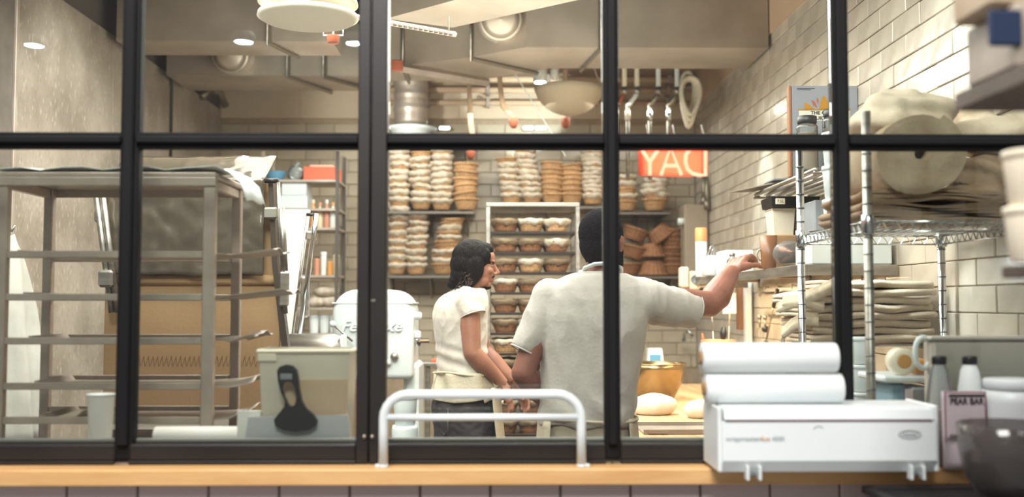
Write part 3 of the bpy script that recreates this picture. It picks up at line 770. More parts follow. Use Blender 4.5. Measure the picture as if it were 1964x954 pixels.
# ------------------------------------------------------------------ dough sheeter with folded tables
SY = 4.2
ds = empty('dough_sheeter', (-1.1, 4.6, 0), 'dough sheeter with belt tables folded up behind the left rack', 'machine')
wa0, wa1 = X(200, SY, 600), X(528, SY, 600)
zl, zh = Z(792, SY), Z(350, SY)
MB().box(wa0, wa1+.02, SY, SY+.03, zl, Z(546, SY), .004).build('belt_table', M_board, ds)
MB().box(wa0, wa1+.0, SY+.034, SY+.07, Z(545, SY), zh, .004).build('belt_table_back', M_board, ds)
MB().tube([(wa0, SY-.0, Z(538, SY)), (wa1+.01, SY-.0, Z(538, SY))], .022, 14).build('belt_fold', M_board, ds)
MB().tube([(wa0-.02, SY+.01, zl), (wa1+.04, SY+.01, zl)], .016, 12).build('end_roller', M_steel, ds)
pts = []
for k in range(59):
    pts.append(P(262+k*4.4+(1 if k % 2 else -1), 683 if k % 2 else 703, SY-.002))
MB().tube(pts, .0012, 4, smooth=False).build('belt_seam', mat('brown_thread', '#7c5d40', .8), ds)
for (a, b) in (((184, 368), (214, 600)), ((196, 368), (226, 600))):
    MB().tube([P(*a, SY-.1), P(*b, SY-.06)], .013, 10).build('guard_tube', M_steel, ds)
MB().cbox(P(205, 535, SY-.08), (.06, .05, .07), .01).build('hinge_block', M_steel, ds)
MB().cbox(P(192, 415, SY-.08), (.035, .04, .05), .006).build('clamp', M_steel, ds)
MB().ext([(X(517, SY, 345), Z(345, SY)), (X(526, SY, 345), Z(345, SY)), (X(534, SY, 500), Z(500, SY)), (X(556, SY, 668), Z(668, SY)), (X(543, SY, 668), Z(668, SY)), (X(524, SY, 500), Z(500, SY))], SY-.03, SY+.02).build('side_frame', mat('worn_dark_steel', '#5e534a', .4, .7), ds)
MB().tube([P(533, 350, SY-.05), P(538, 460, SY-.05), P(548, 602, SY-.05)], .009, 10).build('guard_tube', M_steel, ds)
MB().tube([P(540, 400, SY-.05), P(546, 520, SY-.05)], .014, 10).build('gas_strut', M_steel, ds)
MB().tube([P(508, 347, SY-.05), P(534, 347, SY-.05)], .011, 10).build('grip', M_blackp, ds)
MB().cbox(P(520, 410, SY-.03), (.06, .05, .05), .008).build('clamp', M_steel, ds)
MB().cbox(P(545, 555, SY-.05), (.035, .04, .14), .006).build('clamp', M_steel, ds)
# second wing, white
WY = 5.0
q = [(531, 402), (592, 402), (560, 642), (545, 642)]
MB().ext([(P(a, b, WY).x, P(a, b, WY).z) for a, b in q], WY, WY+.05).build('white_belt_table', mat('white_belt', '#eef0ee', .6), ds)
MB().tube([P(606, 410, WY-.08), P(601, 455, WY-.08), P(572, 655, WY-.08)], .013, 10).build('guard_tube', M_chrome, ds)
MB().tube([P(590, 410, WY-.04), P(560, 655, WY-.04)], .007, 8).build('guard_tube', M_steel, ds)
MB().cbox(P(597, 453, WY-.06), (.05, .05, .05), .01).build('clamp', M_steel, ds)
MB().cbox(P(585, 570, WY-.06), (.04, .04, .2), .01).build('clamp', M_steel, ds)
MB().tube([P(588, 412, WY-.08), P(607, 412, WY-.08)], .008, 8).build('grip', M_blackp, ds)
# body
RX = Matrix.Rotation(PI/2, 4, 'Y')
xa = X(556, 4.8, 660); L_ = X(640, 4.8, 660)-xa
MB().lathe([(.02, 0), (.078, 0), (.078, L_), (.078, L_+.002), (.06, L_+.05), (.02, L_+.052)], (xa, 4.8, Z(672, 4.8)), 24, RX).build('roller_housing', M_steel, ds)
MB().box(X(655, 4.8, 660), X(662, 4.8, 660), 4.74, 4.86, Z(672, 4.8)-.06, Z(650, 4.8)+.02, .01).build('housing_cap', M_whitep, ds)
MB().box(xa-.03, xa+L_+.04, 4.62, 5.05, .62, Z(680, 4.8), .02).build('machine_body', M_white, ds)
MB().box(-1.75, xa+L_, 4.45, 4.9, .86, .92, .01).build('bed', M_steel, ds)
for xx in (-1.7, xa+L_-.05):
    for yy in (4.5, 4.85): MB().box(xx-.02, xx+.02, yy-.02, yy+.02, 0, .86, .004).build('leg', M_steel, ds)
# plastic cover over the folded table
def shell(fn, nu, nv, th=.003):
    vs = []; fs = []
    for s in (0, 1):
        for j in range(nv+1):
            for i in range(nu+1):
                p = Vector(fn(i/nu, j/nv)); vs.append(p + Vector((0, -th*(1-s), -th*s)))
    K = (nu+1)*(nv+1)
    for j in range(nv):
        for i in range(nu):
            a = j*(nu+1)+i; fs += [(a, a+1, a+nu+2, a+nu+1), (K+a, K+a+nu+1, K+a+nu+2, K+a+1)]
    for j in range(nv):
        for i in (0, nu): a = j*(nu+1)+i; fs.append((a, a+nu+1, K+a+nu+1, K+a))
    for i in range(nu):
        for j in (0, nv): a = j*(nu+1)+i; fs.append((a, a+1, K+a+1, K+a))
    return MB().add(vs, fs, True)
def coverf(u, v):
    # v 0..0.55 front drop, .55..1 sloped top going back
    x_ = wa0+.02 + (X(512, SY, 400)-wa0-.02)*u
    if v < .62:
        t = v/.62; z_ = Z(527, SY)+(zh+.005-Z(527, SY))*t; y_ = SY-.05
    else:
        t = (v-.62)/.38; z_ = zh+.005+.125*t; y_ = SY-.05+.22*t
    n_ = noise.noise(Vector((x_*7, z_*7, 3)))*.022+noise.noise(Vector((x_*24, z_*20, y_*20)))*.007
    return (x_, y_-abs(n_), z_+n_*.5)
shell(coverf, 50, 40).build('plastic_cover', M_clear2, None, 'crumpled cloudy plastic sheet draped over the folded belt table', 'plastic sheet')
# grey stone-like sleeve below cover
MB().box(X(262, SY, 400), X(505, SY, 400), SY-.028, SY+.03, Z(522, SY), zh-.01, .01).build('dough_cloth_pad', mat('mottled_grey_brown', '#5f5547', .7, col2='#766a59', ns=9), None, 'mottled grey brown pad under the cloudy plastic sheet', 'pad')
bx = MB().cbox(P(395, 395, SY-.043), (.20, .02, .085), .01).build('black_pouch', M_blackp, ds)

# ------------------------------------------------------------------ planetary mixer
MY = 5.5
mx_ = empty('planetary_mixer', (X(715, MY, 700), 5.6, 0), 'white enamel planetary mixer with embossed script beside the man in jeans', 'mixer')
def rprof(px0, px1, pyt, pyb, rr, Y, n=8):
    x0, x1, zt, zb = X(px0, Y, 650), X(px1, Y, 650), Z(pyt, Y), Z(pyb, Y); r = rr
    pts = [(x0, zb), (x1, zb)]
    for k in range(n+1):
        a = k*PI/2/n; pts.append((x1-r+r*math.cos(a), zt-r+r*math.sin(a)))
    for k in range(n+1):
        a = PI/2+k*PI/2/n; pts.append((x0+r+r*math.cos(a), zt-r+r*math.sin(a)))
    return pts
o = MB().ext(rprof(636, 792, 556, 728, .13, MY), MY, MY+.42).build('head_housing', M_white, mx_)
bv = o.modifiers.new('b', 'BEVEL'); bv.width = .03; bv.segments = 4; bv.limit_method = 'ANGLE'; bv.angle_limit = .6
for p_ in o.data.polygons: p_.use_smooth = True
MB().box(X(637, MY, 650)-.004, X(791, MY, 650)+.004, MY-.003, MY+.4, Z(582, MY)-.004, Z(582, MY)+.004, .003).build('seam_band', M_white, mx_)
text('Fermaxe', .085, M_white, mx_, (X(712, MY, 628), MY-.006, Z(626, MY)), ext=.005, sx=1.1, shear=.3, bold=.002)
MB().lathe([(.018, 0), (.022, .01), (.022, .045), (.014, .05)], (X(792, MY, 607)-.01, MY+.1, Z(607, MY)), 14, RX).build('side_knob', M_white, mx_)
MB().lathe([(.02, 0), (.03, .01), (.03, .04), (.012, .045), (.012, .09)], (X(792, MY, 650)-.01, MY+.12, Z(655, MY)), 14, RX).build('side_lever', M_chrome, mx_)
MB().box(X(792, MY, 650)-.005, X(804, MY, 650), MY+.08, MY+.16, Z(652, MY), Z(636, MY), .01).build('lever_block', M_white, mx_)
MB().lathe([(.015, 0), (.022, -.004), (.022, -.02), (.012, -.03)], (X(757, MY, 684), MY-.0, Z(684, MY)), 14, Matrix.Rotation(-PI/2, 4, 'X')).build('front_knob', M_steel, mx_)
MB().lathe([(.012, 0), (.016, -.004), (.016, -.02)], (X(745, MY, 695), MY-.0, Z(696, MY)), 12, Matrix.Rotation(-PI/2, 4, 'X')).build('front_knob', M_white, mx_)
MB().tube([P(640, 624, MY-.05), P(676, 655, MY-.05)], .006, 8).build('lever_rod', M_steel, mx_)
MB().ell(P(638, 622, MY-.05), .018).build('lever_ball', M_white, mx_)
MB().box(X(770, MY, 780), X(800, MY, 780), MY+.1, MY+.5, .1, Z(700, MY), .02).build('column', M_white, mx_)
MB().box(X(660, MY, 780), X(790, MY, 780), MY-.05, MY+.45, 0, .12, .02).build('base', M_white, mx_)
xc = X(712, MY, 780)
MB().lathe([(.10, 0), (.14, .02), (.175, .15), (.18, .26), (.186, .265), (.176, .26), (.17, .15), (.13, .03), (0, .025)], (xc, MY+.18, .40), 28).build('bowl', M_steel, mx_)
MB().lathe([(.03, 0), (.03, .12), (.06, .15), (.06, .3)], (xc, MY+.18, .74), 18).build('planet_shaft', M_white, mx_)
# white bins below right of the mixer
tubthing('flour_bin', X(775, 5.0, 800), 5.05, 0, .055, .062, Z(818, 5.0), M_whitep, 'white flour bin with pale lid below the mixer', 'bin')
o = tubthing('flour_bin', X(775, 5.0, 800), 5.05, Z(818, 5.0)+.001, .05, .06, Z(760, 5.0)-Z(818, 5.0), M_whitep, 'smaller white bin stacked on the floor bin below the mixer', 'bin')
# low work table behind the man in jeans
tt = empty('steel_side_table', (-.55, 6.0, 0), 'small steel table beyond the mixer with an orange edged board', 'table')
MB().box(X(800, 6.1, 700), X(850, 6.1, 700)+.1, 6.1, 6.42, Z(707, 5.9), Z(700, 5.9), .003).build('tabletop', M_steel, tt)
for xx in (X(815, 5.9, 700), X(850, 5.9, 700)+.05): MB().box(xx-.015, xx+.015, 6.13, 6.16, 0, Z(707, 5.9), .003).build('leg', M_steel, tt)
boxthing('orange_board', X(822, 5.9, 700), X(850, 5.9, 700)+.06, 6.12, 6.3, Z(699.5, 5.9), Z(695, 5.9), M_orange, 'thin orange board lying on the small steel table', 'board', .002)

# ------------------------------------------------------------------ back steel shelving (left)
BY = 7.35
bs = empty('storage_shelving', (X(585, BY, 500), BY+.15, 0), 'steel storage shelving at the back between sheeter and tiled wall', 'shelf')
bx0, bx1 = X(498, BY, 500), X(648, BY, 500)
shz = []
for py in (345, 400, 437, 528, 590, 640, 700):
    z = Z(py, BY); shz.append(z)
    MB().box(bx0, bx1, BY, BY+.35, z-.02, z, .003).build('shelf_board', M_steel2, bs)
for xx in (bx0+.01, bx1-.01):
    for yy in (BY+.01, BY+.34): MB().box(xx-.012, xx+.012, yy-.012, yy+.012, 0, Z(290, BY), .002).build('post', mat('dark_post', '#4e4640', .5) if xx > -1.3 else M_steel2, bs)
MB().box(X(652, 7.9, 400), X(655, 7.9, 400)+.02, 7.9, 7.93, 0, 2.6).build('service_pipe', M_ductd, None, 'thin vertical service pipe in front of the back tiles', 'pipe')
def bowl_at(name, xc, yc, z, r, h, m, label, cat='bowl', n=28):
    prof = [(r*.4, 0), (r*.6, h*.05), (r*.85, h*.45), (r*.97, h*.85), (r, h), (r*.97, h), (r*.93, h*.85), (r*.8, h*.47), (r*.55, h*.1), (0, h*.07)]
    o = MB().lathe(prof, (0, 0, 0), n).build(name, m, None, label, cat); o.location = (xc, yc, z)
    MB().tube([(r*math.cos(k*PI/12), r*math.sin(k*PI/12), h) for k in range(24)], .003, 6, closed=True).build('rim', m, None).parent = o
    return o
bowl_at('blue_bowl', X(520, BY, 330), BY+.15, shz[0], .075, .07, M_blue, 'blue bowl beside the orange crate on the storage shelving')
o = MB().ell((0, 0, .055), (.065, .07, .06), n=16, m=10); o = o.build('plastic_bag', M_clear, None, 'clear plastic bag between the blue bowl and the orange crate', 'bag', loc=(X(562, BY, 330), BY+.12, shz[0])); 
displace(o.data, lambda c: .008*noise.noise(c*50)); MB().tube([(0, 0, .105), (.01, 0, .14)], [.012, .02], 8).build('bag_neck', M_clear).parent = o
xa, xb2 = X(581, BY, 330), X(645, BY, 330)
oc = empty('orange_crate', ((xa+xb2)/2, BY+.12, shz[0]), 'orange plastic crate on the top of the storage shelving', 'crate')
for a in ((xa, xb2, BY+.02, BY+.03), (xa, xb2, BY+.22, BY+.23), (xa, xa+.01, BY+.03, BY+.22), (xb2-.01, xb2, BY+.03, BY+.22)):
    MB().box(*a, shz[0]+.006, shz[0]+.095, .002).build('crate_side', M_orange, oc)
MB().box(xa, xb2, BY+.02, BY+.23, shz[0], shz[0]+.006).build('crate_base', M_orange, oc)
MB().box(xa+.02, xb2-.02, BY+.05, BY+.2, shz[0]+.006, shz[0]+.115, .02).build('crate_contents', mat('pink_packets', '#dba28c', .7), oc)
for i, (a, b, py0, py1, lb) in enumerate(((536, 588, 400, 374, 'white carton at left under the orange crate, lower of two'), (538, 586, 373.6, 348, 'white carton under the orange crate, upper of two'))):
    z0 = shz[1] if i == 0 else zc2+.001
    z1_ = z0+.095; zc2 = z1_
    boxthing('white_carton', X(a, BY, 380), X(b, BY, 380), BY+.03, BY+.28, z0, z1_, M_white, lb, 'carton', .004)
cols = [mat('amber_syrup', '#d99a55', .3), mat('pale_bottle_a', '#d9c9a8', .3), mat('rose_bottle', '#c98d72', .3), mat('milky_bottle', '#dfe0da', .3)]
k = 0
names4 = ['amber', 'pale', 'rose', 'milky']
def bottle(xc, yc, z, r, h, m, label, cap=M_white, cat='bottle', group=None):
    o = MB().lathe([(r*.9, 0), (r, h*.03), (r, h*.6), (r*.45, h*.78), (r*.4, h*.88)], (0, 0, 0), 16).build('bottle', m, None, label, cat, group); o.location = (xc, yc, z)
    MB().lathe([(r*.48, h*.86), (r*.5, h*.87), (r*.5, h*.99), (r*.4, h)], (0, 0, 0), 12).build('cap', cap).parent = o
    return o
for i, px in enumerate((597, 610, 623, 635)):
    bottle(X(px, BY, 420), BY+.08, shz[2], .022, .21-.02*(i % 2), cols[i], names4[i] + ' bottle on the shelf under the white cartons, ' + ['leftmost', 'second from left', 'third from left', 'rightmost'][i], cols[(i+1) % 4], group='bottles on the middle shelf')
for i, px in enumerate((604, 617, 630, 641)):
    tubthing('spice_pot', X(px, BY, 510), BY+.08, shz[3], .020, .022, [.12, .17, .10, .15][i], cols[(i+2) % 4], ['amber short', 'pale tall', 'rose squat', 'milky medium'][i].replace('amber', 'rosy') + ' pot on the shelf beneath the bottles, ' + ['leftmost', 'second', 'third', 'rightmost'][i], 'pot', group='pots on the third shelf', n=14)
for i, (px, dz) in enumerate(((603, 0), (628, 0), (617, .075))):
    o = MB().ell((0, 0, .04), (.085, .09, .042), n=18, m=10).build('flour_sack', M_liner, None, ['pale flour sack at lower left on the storage shelving', 'pale flour sack at lower right on the storage shelving', 'pale flour sack lying on the other two sacks'][i], 'sack', 'flour sacks on the shelving', loc=(X(px, BY, 570), BY+.14+.0*i, shz[4]+dz))
    displace(o.data, lambda c: .012*noise.noise(c*25+Vector((i, 0, 0)))); MB().tube([(.07, 0, .04), (.1, 0, .045)], [.02, .03], 8).build('sack_neck', M_liner).parent = o
for i, px in enumerate((598, 618, 637)):
    tubthing('white_pail', X(px, BY, 615), BY+.1, shz[5], .032, .036, .13, M_white, 'small white pail under the flour sacks, ' + ['left', 'middle', 'right'][i] + ' of three', 'pail', group='pails under the sacks', n=18)

# ------------------------------------------------------------------ proofing baskets
def basket_mesh(name, R, r, h, m, seg=22):
    rib = lambda a, i: 1 + .018*math.cos(a*seg/2*2)
    th = .006
    prof = [(0, 0), (r*.92, 0), (r, .004)]
    for k in range(1, 6):
        t = k/5; prof.append((r+(R-r)*t**.85 + .0015*(k % 2), .004+(h-.004)*t))
    prof += [(R+.007, h-.008), (R+.009, h), (R+.004, h+.007), (R-.004, h+.004), (R-th, h)]
    for k in range(4, -1, -1):
        t = k/5; prof.append((r+(R-r)*t**.85-th, .008+(h-.008)*t))
    prof.append((0, .008))
    mb = MB().lathe(prof, (0, 0, 0), seg*2, smooth=False, fr=rib); me = mb.mesh(name); me.materials.append(m); return me
def liner_mesh(name, R, h, m, seed=0, drop=.03, seg=32):
    rn = random.Random(seed); ph = [rn.uniform(0, 6.28) for _ in range(4)]
    fr = lambda a, i: 1 + (.02 if i > 1 else .0)*math.sin(5*a+ph[0]) + .015*math.sin(9*a+ph[1])
    lo = lambda a: drop*(1+.22*math.sin(4*a+ph[2])+.22*math.sin(11*a+ph[3]))
    vs = []; fs = []
    prof = [(R-.016, -.045), (R-.012, -.01), (R-.008, .010), (R-.002, .016), (R+.009, .013), (R+.013, 0), (R+.012, -.5), (R+.008, -1.0), (R+.005, -1.0), (R+.008, -.4), (R+.008, 0), (R-.001, .011), (R-.010, .004), (R-.014, -.012), (R-.020, -.045)]
    for i, (q, z) in enumerate(prof):
        for k in range(seg):
            a = 2*PI*k/seg; zz = h + (z if abs(z) < .1 and z > -.06 else z*lo(a)); 
            if z <= -.4: q2 = q - .018*(-z)*(lo(a)/.04)
            else: q2 = q
            vs.append((q2*math.cos(a)*fr(a, i), q2*math.sin(a)*fr(a, i), zz + .003*math.sin(6*a+ph[1])))
    n_ = len(prof)
    for i in range(n_):
        for k in range(seg):
            j = (i+1) % n_; fs.append((i*seg+k, i*seg+(k+1) % seg, j*seg+(k+1) % seg, j*seg+k))
    mb = MB().add(vs, fs, True); me = mb.mesh(name); me.materials.append(m); return me
BR, Br, BH = .090, .062, .082
me_bask = [basket_mesh('basket', BR, Br, BH, M_wick), basket_mesh('basket', BR, Br, BH, M_wickd)]
me_lin = [liner_mesh('liner', BR, BH, M_liner, s, .022+.006*s) for s in range(3)] + [liner_mesh('liner', BR, BH, M_liner2, 9+s, .03) for s in range(2)]
def basket(loc, rot, lined, label, group, scale=1, dark=0, name='proofing_basket', seed=0):
    o = inst(me_bask[dark], name, loc, None, rot, label, 'basket', group, scale=(scale,)*3)
    if lined:
        c = inst(me_lin[(seed % 3) if lined == 1 else 3+seed % 2], 'linen_liner', (0, 0, 0)); c.parent = o
    return o
SYB = 8.2
def stack(px, pyb, pyt, n, where, group, lean=0, lined=1, sc=1.0, bare=(), dark=0, bigbottom=0):
    zb = Z(pyb, SYB); x0 = X(px, SYB, pyb); H = (pyb-pyt)/1950*SYB
    pitch = (H - BH*sc)/(max(1, n-1)); wob_ = random.Random(int(px*7+pyb))
    for i in range(n):
        t = i/max(1, n-1); x_ = x0 + lean*SYB/1950*t + (wob_.uniform(-.009, .009) if i else 0)
        rx, ry = (wob_.uniform(-.05, .13), wob_.uniform(-.11, .11)+lean*.002) if i else (0, 0)
        ln = lined if i not in bare else 0
        pos = ('bottom basket' if i == 0 else ('top basket' if i == n-1 else ORD[i] + ' basket up'))
        kind = 'linen-lined ' if ln else 'bare wicker '
        basket((x_, SYB, zb+.001+pitch*i), (rx, ry, wob_.uniform(0, 6)), ln, kind + pos + ' in ' + where, group, sc*(.92 if lined == 1 and len(bare) < 5 else 1), dark, seed=i+int(px))
def wallshelf(px0, px1, py, label, post=None):
    z = Z(py, 8.0)
    z = Z(py, SYB-.09)
    o = empty('wall_shelf', (X((px0+px1)/2, 8.2, py), 8.28, z), label, 'shelf')
    xa, xb2 = X(px0, 8.1, py), X(px1, 8.1, py)
    MB().box(xa, xb2, 8.08, 8.46, z-.022, z-.001, .003).build('shelf_board', mat('grey_steel_shelf', '#77706a', .4, .6), o)
    k = 0
    for xx in (xa+.05, (xa+xb2)/2, xb2-.06):
        MB().prism([(xx-.006, 8.46, z-.023), (xx-.006, 8.14, z-.023), (xx-.006, 8.46, z-.18)], [(xx+.006, 8.46, z-.023), (xx+.006, 8.14, z-.023), (xx+.006, 8.46, z-.18)]).build('bracket', M_ductd, o)
    if post: MB().box(X(post, 8.1, py)-.012, X(post, 8.1, py)+.012, 8.1, 8.125, z-1.25, z-.02, .002).build('post', M_ductd, o)
    return z
wallshelf(735, 910, 406, 'upper grey steel wall shelf at the back left, carrying lined baskets')
wallshelf(735, 912, 529, 'lower grey steel wall shelf at the back left, above the mixer')
wallshelf(940, 1165, 396, 'grey steel wall shelf at the back hidden behind the basket rack top')
wallshelf(1166, 1284, 407, 'upper grey steel wall shelf behind the head of the bearded man')
wallshelf(1185, 1306, 530, 'lower grey steel wall shelf with tipped baskets at the back right')
G = 'proofing baskets stacked on the back wall shelves'
stack(766, 401, 262, 10, 'leftmost stack, upper left wall shelf', G)
stack(808, 403, 290, 8, 'second stack, upper left wall shelf', G, bare=(7,))
stack(847.5, 404, 262, 11, 'third stack, upper left wall shelf', G)
stack(894, 404, 316, 6, 'fourth stack, upper left wall shelf', G, bare=(0, 1, 2, 3, 4, 5), sc=1.06, lean=-3)
stack(760, 527, 400, 8, 'leftmost stack, lower left wall shelf', G, lean=4)
stack(798, 527, 412, 8, 'second stack, lower left wall shelf', G, lean=4)
stack(849, 527, 420, 11, 'leaning tan stack, lower left wall shelf', G, bare=(0, 2, 4, 5, 7, 9, 10), lean=18)
stack(981, 393, 302, 7, 'leaning stack left above the basket rack', G, lean=-8, bare=(6,))
stack(1021, 393, 285, 9, 'second leaning stack above the basket rack', G, lean=-18)
stack(1059, 393, 314, 7, 'third stack above the basket rack', G, bare=(0, 1, 2, 3, 4, 5, 6))
stack(1096, 393, 316, 7, 'fourth stack above the basket rack', G, bare=(0, 1, 2, 3, 4, 5, 6))
stack(1136, 393, 280, 12, 'white stack over the bearded man\'s head', G)
stack(1202, 405, 338, 5, 'left stack beneath the red neon letters', G, bare=(0, 2))
stack(1256, 405, 345, 5, 'wide right stack beneath the red neon letters', G, sc=1.2, bare=(0,))
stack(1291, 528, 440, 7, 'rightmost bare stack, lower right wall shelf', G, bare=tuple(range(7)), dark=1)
zj = Z(529, SYB-.09)
for i, (px, py, an, sc_k, lb) in enumerate(((1205, 528, 0, 1.1, 'tipped dark basket at lower left'), (1252, 527, PI, 1.35, 'large upturned dark basket at the bottom'), (1212, 497, .25, 1.2, 'tilted dark basket in the middle left'), (1250, 492, PI+.0, 1.25, 'upturned dark basket in the middle'), (1213, 462, .35, 1.15, 'tilted dark basket at upper left'), (1256, 462, PI-.65, 1.3, 'steeply tipped dark basket on top'))):
    z = Z(py, SYB)
    if abs(an-PI) < 1: z += BH*sc_k
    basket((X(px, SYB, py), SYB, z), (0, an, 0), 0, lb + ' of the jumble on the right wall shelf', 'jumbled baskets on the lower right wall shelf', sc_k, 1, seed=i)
# keg on a high shelf
wallshelf(730, 905, 268, 'high wall shelf hidden behind the window bar, holding the steel drum')
xk = X(788, 8.2, 200)
zk = Z(268, SYB-.09)
kd = empty('steel_drum', (xk, 8.2, zk), 'ribbed steel drum high on the back wall shelf', 'drum')
hk = Z(141, 8.2)-zk; rkk = .137
prof = [(rkk*.9, .02)]
for k in range(1, 25):
    t = k/24; rr = rkk + (.006 if k in (7, 8, 14, 15, 20, 21) else 0); prof.append((rr, .03+(hk-.07)*t))
prof += [(rkk*.9, hk-.02), (rkk*.7, hk-.01), (rkk*.7, hk)]
prof = [(a_, b_*.8+.11) for a_, b_ in prof]
MB().lathe(prof, (xk, 8.2, zk), 30).build('drum_body', M_steel2, kd)
MB().lathe([(.15, .001), (.16, .004), (.16, .08), (.21, .085), (.21, .105), (.19, .11)], (xk, 8.2, zk), 34).build('drum_stand', M_white, kd)
for k in range(3):
    p_ = P(853+k*80, 243, 8.15)
for i, px in enumerate((853, 1013, 1037)):
    o = MB().box(-.045, .045, -.03, .03, -.015, .015, .008).build('under_shelf_lamp', M_white, None, 'small white strip lamp on the high shelf line, ' + ['beside the steel drum', 'left of the pair', 'right of the pair'][i], 'lamp', loc=P(px, 247, 8.455))
    MB().box(-.04, .04, -.031, -.0305, -.010, .010).build('lamp_face', M_lamp).parent = o

# ------------------------------------------------------------------ basket rack
QY = 6.3
qx0, qx1 = X(936, QY, 500), X(1108, QY, 500)
qr = empty('basket_rack', ((qx0+qx1)/2, QY+.2, 0), 'steel rack full of filled proofing baskets between the two men', 'rack')
zq = Z(397, QY)
for xx in (qx0, qx1):
    for yy in (QY, QY+.42): MB().box(xx-.014, xx+.014, yy-.014, yy+.014, .05, zq, .003).build('post', M_steel, qr)
MB().box(qx0-.014, qx1+.014, QY-.014, QY+.434, zq+.0005, zq+.025, .003).build('top_panel', M_steel, qr)
qt = [446+38.9*k for k in range(11)]
for k, py in enumerate(qt):
    z = Z(py, QY)
    for xx in (qx0+.018, qx1-.018): MB().box(xx-.004, xx+.004, QY+.01, QY+.41, z-.016, z-.001, .001).build('runner', M_steel, qr)
    MB().box(qx0+.016, qx1-.016, QY+.0, QY+.40, z-.005, z-.001, .001).box(qx0+.016, qx1-.016, QY-.002, QY+.002, z-.010, z+.006, .001).build('shelf_tray', mat('dark_tray', '#4a4340', .3, .8) if k == 0 else bpy.data.materials['dark_tray'], qr)
ccol = ['left', 'middle', 'right']
for r_, py in enumerate(qt):
    z = Z(py, QY)
    for c_, px in enumerate((969, 1018, 1067)):
        if (c_ == 2 and r_ > 3) or (c_ == 1 and 5 < r_ < 8): continue
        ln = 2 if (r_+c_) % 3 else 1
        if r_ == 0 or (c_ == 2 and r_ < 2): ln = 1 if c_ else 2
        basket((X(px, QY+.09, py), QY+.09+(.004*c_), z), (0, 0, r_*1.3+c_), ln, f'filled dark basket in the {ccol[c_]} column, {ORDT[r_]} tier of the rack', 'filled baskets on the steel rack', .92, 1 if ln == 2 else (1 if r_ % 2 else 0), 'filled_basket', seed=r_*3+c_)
for r_, py in enumerate(qt):
    z = Z(py, QY)
    for c_, px in enumerate((969, 1018, 1067)):
        if r_ > 3 and c_ == 2: continue
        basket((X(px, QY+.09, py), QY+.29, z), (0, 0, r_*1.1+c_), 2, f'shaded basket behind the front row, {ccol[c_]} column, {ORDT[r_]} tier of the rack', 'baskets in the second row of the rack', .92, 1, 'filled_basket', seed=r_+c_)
me_d = MB().ell((0, 0, 0), (.062, .062, .03), n=16, m=8).mesh('dough'); me_d.materials.append(mat('dusty_filling', '#8f7d66', .95, col2='#a5937b', ns=20))
for o in [o for o in COL.objects if o.name.startswith('filled_basket') and o.parent is None]:
    c = inst(me_d, 'dough_filling', (0, 0, .066)); c.parent = o

# ------------------------------------------------------------------ ducts and ceiling things
DU = []
def ductthing(poly, z0, z1, label, flanges=()):
    cx = sum(p[0] for p in poly)/len(poly); cy = sum(p[1] for p in poly)/len(poly)
    o = empty('air_duct', (cx, cy, z0), label, 'duct')
    DU.append(o); MB().plan(poly, z0, z1).build('duct_body', M_duct, o)
    for (a, b) in flanges:
        a = Vector((*a, 0)); b = Vector((*b, 0)); d = (b-a).normalized()
        m = MB()
        for zz in (z0-.014, ): m.tube([a+Vector((0, 0, zz))-d*.02, b+Vector((0, 0, zz))+d*.02], .014, 4, smooth=False)
        m.tube([a-d*.012+Vector((0, 0, z0-.02)), a-d*.012+Vector((0, 0, z1))], .016, 4, smooth=False)
        m.build('flange', M_ductd, o)
        MB().tube([a-d*.03+Vector((0, 0, z0-.03)), a-d*.03+Vector((0, 0, z1+.05))], .006, 6).build('hanger_rod', M_steel, o)
    return o
ductthing([(1.64, 6.07), (.17, 6.07), (-.16, 6.32), (-.62, 6.56), (-.80, 6.58), (-.80, 7.02), (-.15, 7.0), (.35, 6.62), (1.64, 6.62)], 3.0, 3.42, 'large galvanised air duct crossing under the ceiling at the right',
          [((.62, 6.07), (.55, 6.62)), ((-.15, 6.33), (.25, 6.7)), ((-.62, 6.57), (-.62, 7.0))])
ductthing([(-.84, 6.86), (-2.25, 6.86), (-2.25, 7.36), (-.84, 7.36)], 3.0, 3.4, 'galvanised air duct at the back left under the ceiling',
          [((-1.42, 6.86), (-1.22, 7.34)), ((-1.17, 6.86), (-.95, 7.2))])
ductthing([(-.98, 5.95), (-2.25, 5.95), (-2.25, 6.3), (-.98, 6.3)], 3.0, 3.38, 'flat galvanised duct at left, in front of the back duct', [((-1.35, 5.95), (-1.25, 6.28))])
a = P(742, 34, 5.2); zD = 2.92
def onz(px, py, z):
    v = P(px, py, 1.0)-Vector((0, 0, CAMZ)); t = (z-CAMZ)/v.z; return (v.x*t, v.y*t)
ductthing([onz(740, 36, zD), onz(868, 53, zD), onz(1290, -40, zD), onz(1020, -40, zD)], zD, 3.25, 'long galvanised duct running diagonally across the top centre')
# round connectors
def collar(px, py, Y, R, o, axis=(0, -1, -.25)):
    c = P(px, py, Y); q = Vector(axis).to_track_quat('Z', 'Y').to_matrix().to_4x4()
    MB().lathe([(R*1.15, -.02), (R*1.15, 0), (R, .01), (R, .10), (R*1.04, .11), (R*1.04, .125), (R*.9, .13)], c, 28, q).build('collar_ring', M_duct, o)
    MB().lathe([(0, .12), (R*.6, .128), (R*.92, .132), (R*.6, .15), (0, .16)], c, 28, q).build('collar_cap', M_duct, o)
collar(960, 38, 6.17, .125, DU[0])
collar(450, 105, 6.84, .12, DU[1])
